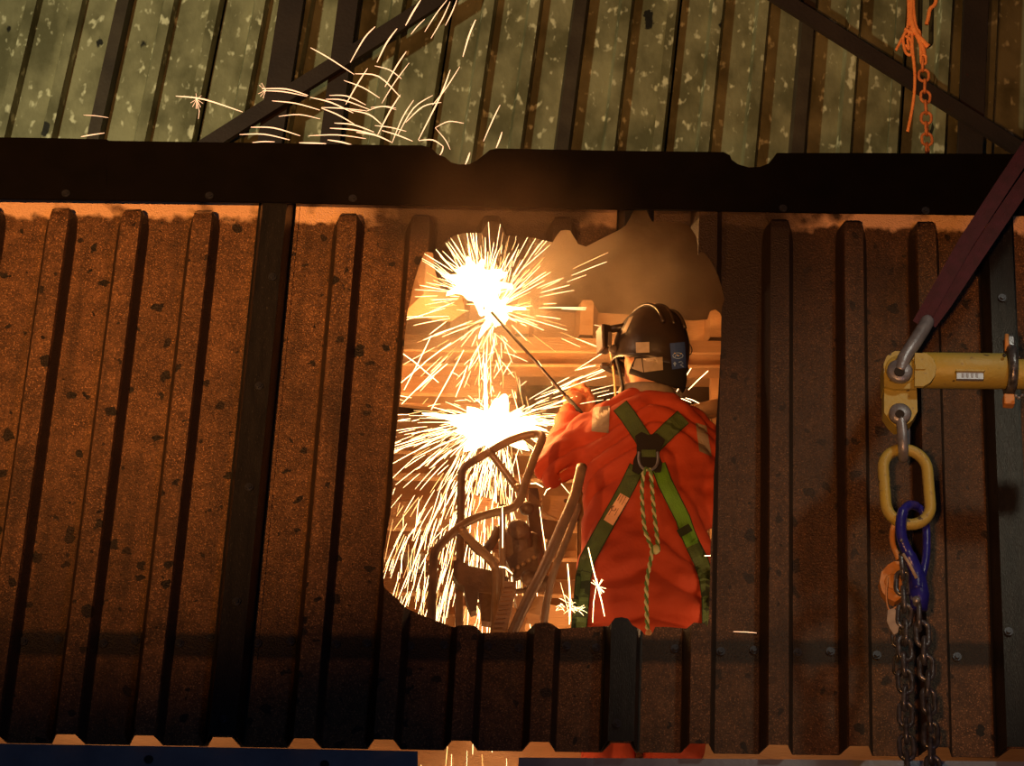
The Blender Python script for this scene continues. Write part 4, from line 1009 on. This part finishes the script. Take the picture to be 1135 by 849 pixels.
def flame_mesh(c, rx, rz, ry, n_sp, seed, spl=1.5, ang0=None):
    rnd = random.Random(seed); vs, fs = sphere((0, 0, 0), 1, 1, 1, 1, 40, 24); out = []
    dirs = [(Vector((rnd.gauss(0, 1), rnd.gauss(0, 0.5), rnd.gauss(0, 1))).normalized(), rnd.uniform(0.15, spl)) for _ in range(n_sp)]
    for v in vs:
        k = 1+0.25*noise.noise(v*2.5+Vector((seed, 0, 0)))
        for d_, h in dirs:
            q = max(0, v.dot(d_)); k += h*q**90
        out.append(Vector(c)+Vector((v.x*rx*k, v.y*ry*k, v.z*rz*k)))
    return out, fs
# upper arc
fl1 = thing('cutting_flame', 'upper white-hot cutting flame at the tip of the lance', 'flame', TOP_ARC)
obj('core', flame_mesh(P(549, 343, 1.0), 0.030, 0.036, 0.03, 26, 3, 1.3), E_white, fl1, smooth=True)
obj('jet', tube(smooth_path(pt([(556,356),(548,343),(536,326),(524,308),(510,300)], 1.02), 6), [0.024-0.0002*k for k in range(25)], 12), E_white, fl1, smooth=True)
obj('plume', flame_mesh(P(527, 314, 1.04), 0.055, 0.055, 0.03, 34, 11, 1.1), E_white, fl1, smooth=True)
obj('side_jet', tube(pt([(550,341),(566,342),(583,342)], 0.99), [0.012, 0.007, 0.002], 8), E_white, fl1, smooth=True)
fl2 = thing('molten_pool', 'lower white-hot molten pool splashing beside the bent tubes', 'flame', LOW_ARC)
obj('core', flame_mesh(P(548, 472, 1.0), 0.085, 0.046, 0.04, 50, 21, 0.9), E_white, fl2, smooth=True)
obj('skirt', flame_mesh(P(553, 482, 1.02), 0.045, 0.040, 0.03, 30, 5, 1.0), E_white, fl2, smooth=True)
obj('drip', tube(smooth_path(pt([(537.5,404),(538,430),(539,455),(540,468)], 1.0), 5), [0.0035+0.0003*k for k in range(16)], 8), E_white, fl2, smooth=True)
obj('side_jet', tube(pt([(548,470),(500,463),(468,458)], 1.0), [0.018, 0.010, 0.002], 8), E_white, fl2, smooth=True)
obj('side_jet', tube(pt([(548,474),(590,474),(606,477)], 1.0), [0.020, 0.010, 0.002], 8), E_white, fl2, smooth=True)
ps = []
# fan thrown up and left through the gap, clipped by the flap
ps += shower((536,330), 165, 118, 34, 60, 130, 10, 0.45, (0.0007, 0.0016), 1.05, (5, 4, 1), 1, jitter=6, lmin=0.10, lmax=0.4)
ps += shower((548,345), 82, 60, 26, 60, 150, 20, 0.7, (0.0006, 0.0013), 1.0, (3, 5, 2), 2, jitter=3, lmin=0.08, lmax=0.4)
ps += shower((548,350), 27, 200, 26, 70, 150, 30, 0.6, (0.0006, 0.0013), 1.0, (3, 5, 2), 3, jitter=4, lmin=0.08, lmax=0.35)
ps += shower((546,355), 49, 262, 24, 40, 150, 60, 0.5, (0.0007, 0.0015), 1.0, (4, 4, 2), 4, jitter=8, lmin=0.05, lmax=0.28)
ps += shower((546,385), 37, 250, 40, 20, 90, 60, 0.9, (0.0006, 0.0013), 1.0, (3, 4, 2), 5, jitter=12, lmin=0.08, lmax=0.3)
ps += shower((550,345), 27, -8, 18, 60, 200, 30, 0.6, (0.0006, 0.0012), 1.0, (2, 4, 3), 44, jitter=3, lmin=0.08, lmax=0.35)
o = obj('spark_burst', streaks(ps)); [o.data.materials.append(x) for x in SM]; o.data.materials.pop(index=0)
tag(o, 'fan of fine white sparks bursting round the upper cutting flame', 'sparks', kind='stuff')
ps = []
ps += shower((548,478), 295, 262, 20, 30, 130, 130, 1.25, (0.0008, 0.0019), 1.0, (3, 6, 3), 6, jitter=12, lmin=0.06, lmax=0.24)
ps += shower((545,474), 178, 228, 22, 40, 150, 120, 1.15, (0.0008, 0.0018), 1.0, (3, 6, 3), 7, jitter=10, lmin=0.06, lmax=0.30)
ps += shower((545,470), 143, 180, 14, 50, 190, 70, 0.8, (0.0007, 0.0017), 1.0, (4, 5, 2), 8, jitter=7, lmin=0.06, lmax=0.30)
ps += shower((550,470), 157, 8, 18, 50, 180, 60, 0.6, (0.0007, 0.0016), 1.0, (4, 5, 2), 9, jitter=6, lmin=0.06, lmax=0.30)
ps += shower((550,470), 41, 25, 8, 90, 330, 60, 0.5, (0.0007, 0.0014), 0.98, (4, 5, 2), 10, jitter=6, lmin=0.04, lmax=0.2)
ps += shower((546,465), 82, 90, 45, 30, 110, 90, 0.8, (0.0006, 0.0014), 1.0, (3, 5, 3), 12, jitter=8, lmin=0.06, lmax=0.25)
ps += shower((470,640), 71, 255, 9, 40, 120, 120, 1.0, (0.0008, 0.0016), 1.0, (2, 5, 4), 13, jitter=32, lmin=0.08, lmax=0.35)
ps += shower((470,560), 71, 248, 12, 40, 120, 120, 0.9, (0.0008, 0.0016), 1.0, (2, 5, 4), 14, jitter=26, lmin=0.08, lmax=0.32)
ps += shower((545,560), 82, 262, 12, 60, 160, 160, 0.9, (0.0008, 0.0016), 0.9, (3, 5, 3), 15, jitter=18, lmin=0.06, lmax=0.25)
ps += shower((525,720), 61, 262, 8, 60, 160, 160, 0.9, (0.0008, 0.0018), 1.0, (3, 5, 3), 16, jitter=30, lmin=0.1, lmax=0.4)
for x, y, x2, y2 in ((430,380,486,424),(478,372,448,432),(471,402,440,428),(489,404,445,448),(496,403,462,432),(514,388,478,454),(518,405,505,440),(500,380,470,402)):
    ps.append((pt([(x,y),((x+x2)/2+1,(y+y2)/2-1),(x2,y2)], 1.0), 0.0014, 0))
for x, y, x2, y2 in ((766,408,750,434),(785,411,763,432),(748,440,766,446),(760,441,775,447),(672,408,618,430),(660,405,640,410),(672,417,640,425)):
    ps.append((pt([(x,y),((x+x2)/2,(y+y2)/2-0.6),(x2,y2)], 1.15), 0.0013, 1))
o = obj('spark_shower', streaks(ps)); [o.data.materials.append(x) for x in SM]; o.data.materials.pop(index=0)
tag(o, 'dense shower of yellow-white sparks pouring down beside the bent tubes', 'sparks', kind='stuff')
# sparks landing near the worker
ps = [(pt([(652,607),(656,625),(661,645),(667,668),(670,683)], 0.45), 0.0020, 0), (pt([(657,690),(658,668),(661,650)], 0.45), 0.0012, 1)]
for k in range(10):
    a = R(random.uniform(0, 360)); ps.append((pt([(663,650),(663+9*math.cos(a),650-9*math.sin(a))], 0.45), 0.0009, 1))
ps += shower((632,675), 41, 90, 60, 5, 26, 20, 0.4, (0.0007, 0.0013), 0.62, (5, 4, 0), 33, jitter=5, lmin=0.2, lmax=0.7)
ps += [(pt([(629,625),(631,650),(632,670),(631,692)], 0.62), 0.0026, 0), (pt([(556.5,562),(557,580),(557,607)], 0.40), 0.0020, 0), (pt([(598,562),(601,585),(605,612)], 0.42), 0.0012, 0), (pt([(588,536),(594,535.5),(602,540)], 0.44), 0.0020, 0),
       (pt([(553,628),(560,629),(568,636)], 0.40), 0.0022, 0), (pt([(781,616),(790,616)], 0.6), 0.0016, 0), (pt([(603,549),(606,543),(610,541)], 0.44), 0.0012, 0)]
o = obj('stray_sparks', streaks(ps)); [o.data.materials.append(x) for x in SM]; o.data.materials.pop(index=0)
tag(o, 'few stray sparks bouncing between the guard tubes and the worker', 'sparks', kind='stuff')
# single sparks above the beam, traced one by one
UP = [((466,150),(520,180),(603,234),1.1),((571,253),(630,275),(683,308),1.0),((669,84),(635,120),(591,196),1.2),((738,90),(705,135),(675,196),1.5),((767,162),(738,205),(700,273),1.2),((812,0),(790,35),(765,80),1.7),((645,215),(610,270),(577,328),1.2),
 ((313,279),(390,280),(458,300),1.3),((315,285),(380,288),(455,303),1.0),((345,317),(420,325),(495,346),1.1),((366,366),(430,360),(496,374),0.8),((278,400),(350,402),(433,427),1.2),((243,423),(320,422),(400,440),1.1),((283,448),(320,445),(353,446),0.9),
 ((465,306),(530,322),(600,355),1.3),((500,340),(550,360),(603,390),1.2),((514,312),(570,315),(655,346),1.0),((525,300),(580,302),(640,330),1.0),((500,338),(560,340),(640,348),1.0),((590,346),(650,360),(690,392),1.3),((606,232),(680,240),(748,305),1.2),((748,298),(715,350),(677,424),1.3),
 ((527,403),(600,408),(670,423),1.4),((541,387),(600,392),(665,415),1.3),((430,449),(480,450),(515,452),1.5),((520,440),(560,446),(595,455),1.6),((610,416),(670,425),(720,447),1.4),((690,410),(740,425),(787,444),1.2),((460,427),(550,424),(640,436),0.9),((668,395),(715,400),(767,413),0.8),
 ((905,220),(875,300),(805,440),1.5),((935,210),(890,280),(850,330),0.9),((877,322),(820,335),(765,385),1.0),((850,300),(790,340),(740,425),0.9),((790,315),(755,370),(722,450),0.9),((776,198),(730,260),(690,325),0.7),((985,62),(965,110),(945,178),1.6),((895,0),(860,45),(825,100),0.8),((905,5),(880,60),(845,120),0.9),((926,0),(910,40),(890,80),0.9),
 ((1062,330),(1040,375),(1010,444),1.0),((1068,415),(1060,440),(1050,465),1.4),((967,480),(960,500),(953,517),1.7),((806,442),(850,440),(883,460),1.2),((883,460),(880,475),(873,488),1.2),((948,388),(900,382),(858,402),0.8),((858,402),(890,440),(905,470),0.6),((42,302),(130,312),(252,352),1.4),((1030,478),(1015,495),(998,508),0.9),((825,60),(800,85),(782,108),0.7),((668,207),(715,220),(752,248),0.8),((735,345),(690,335),(640,350),0.6),((655,338),(700,334),(735,340),0.5)]
def upspark(label, pts_, w_, extra=None):
    q = smooth_path(pt([(180+x/2.8375, y/2.8375) for x, y in pts_], 0.06+0), 4)
    o = obj('flying_spark', streaks([(q, 0.0011*w_+0.0006, 0)]+(extra or []), 5)); o.data.materials.clear(); o.data.materials.append(E_orc); o.data.materials.append(E_or)
    tag(o, label, 'spark', 'sparks flying above the beam')
ORD = 'first second third fourth fifth sixth seventh eighth ninth tenth eleventh twelfth thirteenth fourteenth fifteenth sixteenth seventeenth eighteenth nineteenth twentieth'.split()
def klass(s):
    dx, dy = abs(s[2][0]-s[0][0]), abs(s[2][1]-s[0][1])
    L_ = math.hypot(dx, dy); return ('short ' if L_ < 95 else 'long ')+('level' if dy < 0.22*dx else 'slanting' if dy < dx else 'steep')
RANK = {}
for s in sorted(UP, key=lambda s: min(s[0][0], s[2][0])):
    k = klass(s); RANK.setdefault(k, []).append(s)
for i, s in enumerate(UP):
    ex = None; k = klass(s); lb = '%s from the left of the %s orange spark streaks above the black beam' % (ORD[RANK[k].index(s)], k)
    if s[0] == (42, 302):
        lb = 'lone long spark far left over the beam, with a starry burst on it'
        ex = [([P(180+108/2.8375, 312/2.8375, 0.06), P(180+(108+20*math.cos(a))/2.8375, (318+24*math.sin(a))/2.8375, 0.06)], 0.0008, 1) for a in (0.3, 0.9, 1.5, 1.7, 2.3, 2.9, 3.8, 4.6, 5.5)]
        ex.append((pt([(180+110/2.8375, 318/2.8375), (180+116/2.8375, 350/2.8375), (180+113/2.8375, 374/2.8375)], 0.06), 0.0009, 1))
    if s[0] == (313, 279):
        ex = [([P(180+325/2.8375, 284/2.8375, 0.06), P(180+(325+26*math.cos(a))/2.8375, (284+26*math.sin(a))/2.8375, 0.06)], 0.0008, 1) for a in (1.9, 2.3, 2.7, 3.8, 4.2)]
        lb = 'bright spark with a forked left end, left of the others over the beam'
    upspark(lb, s[:3], s[3], ex)
for lb, p_ in (('short spark touching the beam top at the far left', ((-256, 430),(-230,425),(-182,418))), ('faint thin spark just above the short one at the far left', ((-248, 362),(-210,364),(-170,370)))):
    upspark(lb, p_, 0.9 if 'short spark' in lb else 0.3)
o = obj('flying_spark', streaks([(pt([(813,700),(828,700.5),(838.5,701.5)], -0.13), 0.0010, 0)], 5)); o.data.materials.clear(); o.data.materials.append(E_orc)
tag(o, 'tiny lone spark in front of the rusty panel, right of the hole', 'spark')

# ------------------------------------------------------------------ smoke
def smoke(name, label, cpx, size, dens, col, scale, lo, hi, seed=0.0):
    c = P(*cpx); vs, fs = box(c, size)
    o = bpy.data.objects.new(name, mesh(name, [Vector(v)-c for v in vs], fs)); C.objects.link(o); o.location = c; o.data.materials.clear()
    m = bpy.data.materials.new(name+'_volume'); m.use_nodes = True; nt = m.node_tree; N = nt.nodes; L = nt.links; N.clear()
    vol = N.new('ShaderNodeVolumeScatter'); out = N.new('ShaderNodeOutputMaterial'); L.new(vol.outputs[0], out.inputs['Volume'])
    vol.inputs['Color'].default_value = (*col, 1); vol.inputs['Anisotropy'].default_value = 0.35
    tc = N.new('ShaderNodeTexCoord'); n = N.new('ShaderNodeTexNoise'); n.inputs['Scale'].default_value = scale; n.inputs['Detail'].default_value = 3
    mp = N.new('ShaderNodeMapping'); mp.inputs['Location'].default_value = (seed, seed, 0); L.new(tc.outputs['Object'], mp.inputs[0]); L.new(mp.outputs[0], n.inputs['Vector'])
    mr = N.new('ShaderNodeMapRange'); mr.inputs[1].default_value = lo; mr.inputs[2].default_value = hi; mr.inputs[4].default_value = dens; L.new(n.outputs[0], mr.inputs[0])
    # fade towards the box faces
    mp2 = N.new('ShaderNodeMapping'); mp2.inputs['Scale'].default_value = (2/size[0], 2/size[1], 2/size[2]); L.new(tc.outputs['Object'], mp2.inputs[0])
    ln = N.new('ShaderNodeVectorMath'); ln.operation = 'LENGTH'; L.new(mp2.outputs[0], ln.inputs[0])
    fd = N.new('ShaderNodeMapRange'); fd.inputs[1].default_value = 1.0; fd.inputs[2].default_value = 0.3; L.new(ln.outputs['Value'], fd.inputs[0])
    mu = N.new('ShaderNodeMath'); mu.operation = 'MULTIPLY'; L.new(mr.outputs[0], mu.inputs[0]); L.new(fd.outputs[0], mu.inputs[1])
    L.new(mu.outputs[0], vol.inputs['Density'])
    o.data.materials.append(m); tag(o, label, 'smoke', kind='stuff'); return o
smoke('smoke', 'brown smoke drifting in the hole above and behind the worker', (585, 345, 1.25), (1.5, 0.9, 1.2), 3.6, (0.88, 0.68, 0.50), 3.6, 0.44, 0.62)
smoke('smoke_wisp', 'thin brown smoke wisp in front of the beam above the hole', (535, 225, -0.34), (0.9, 0.24, 0.6), 0.9, (0.9, 0.6, 0.4), 3.0, 0.2, 0.6, 4.0)
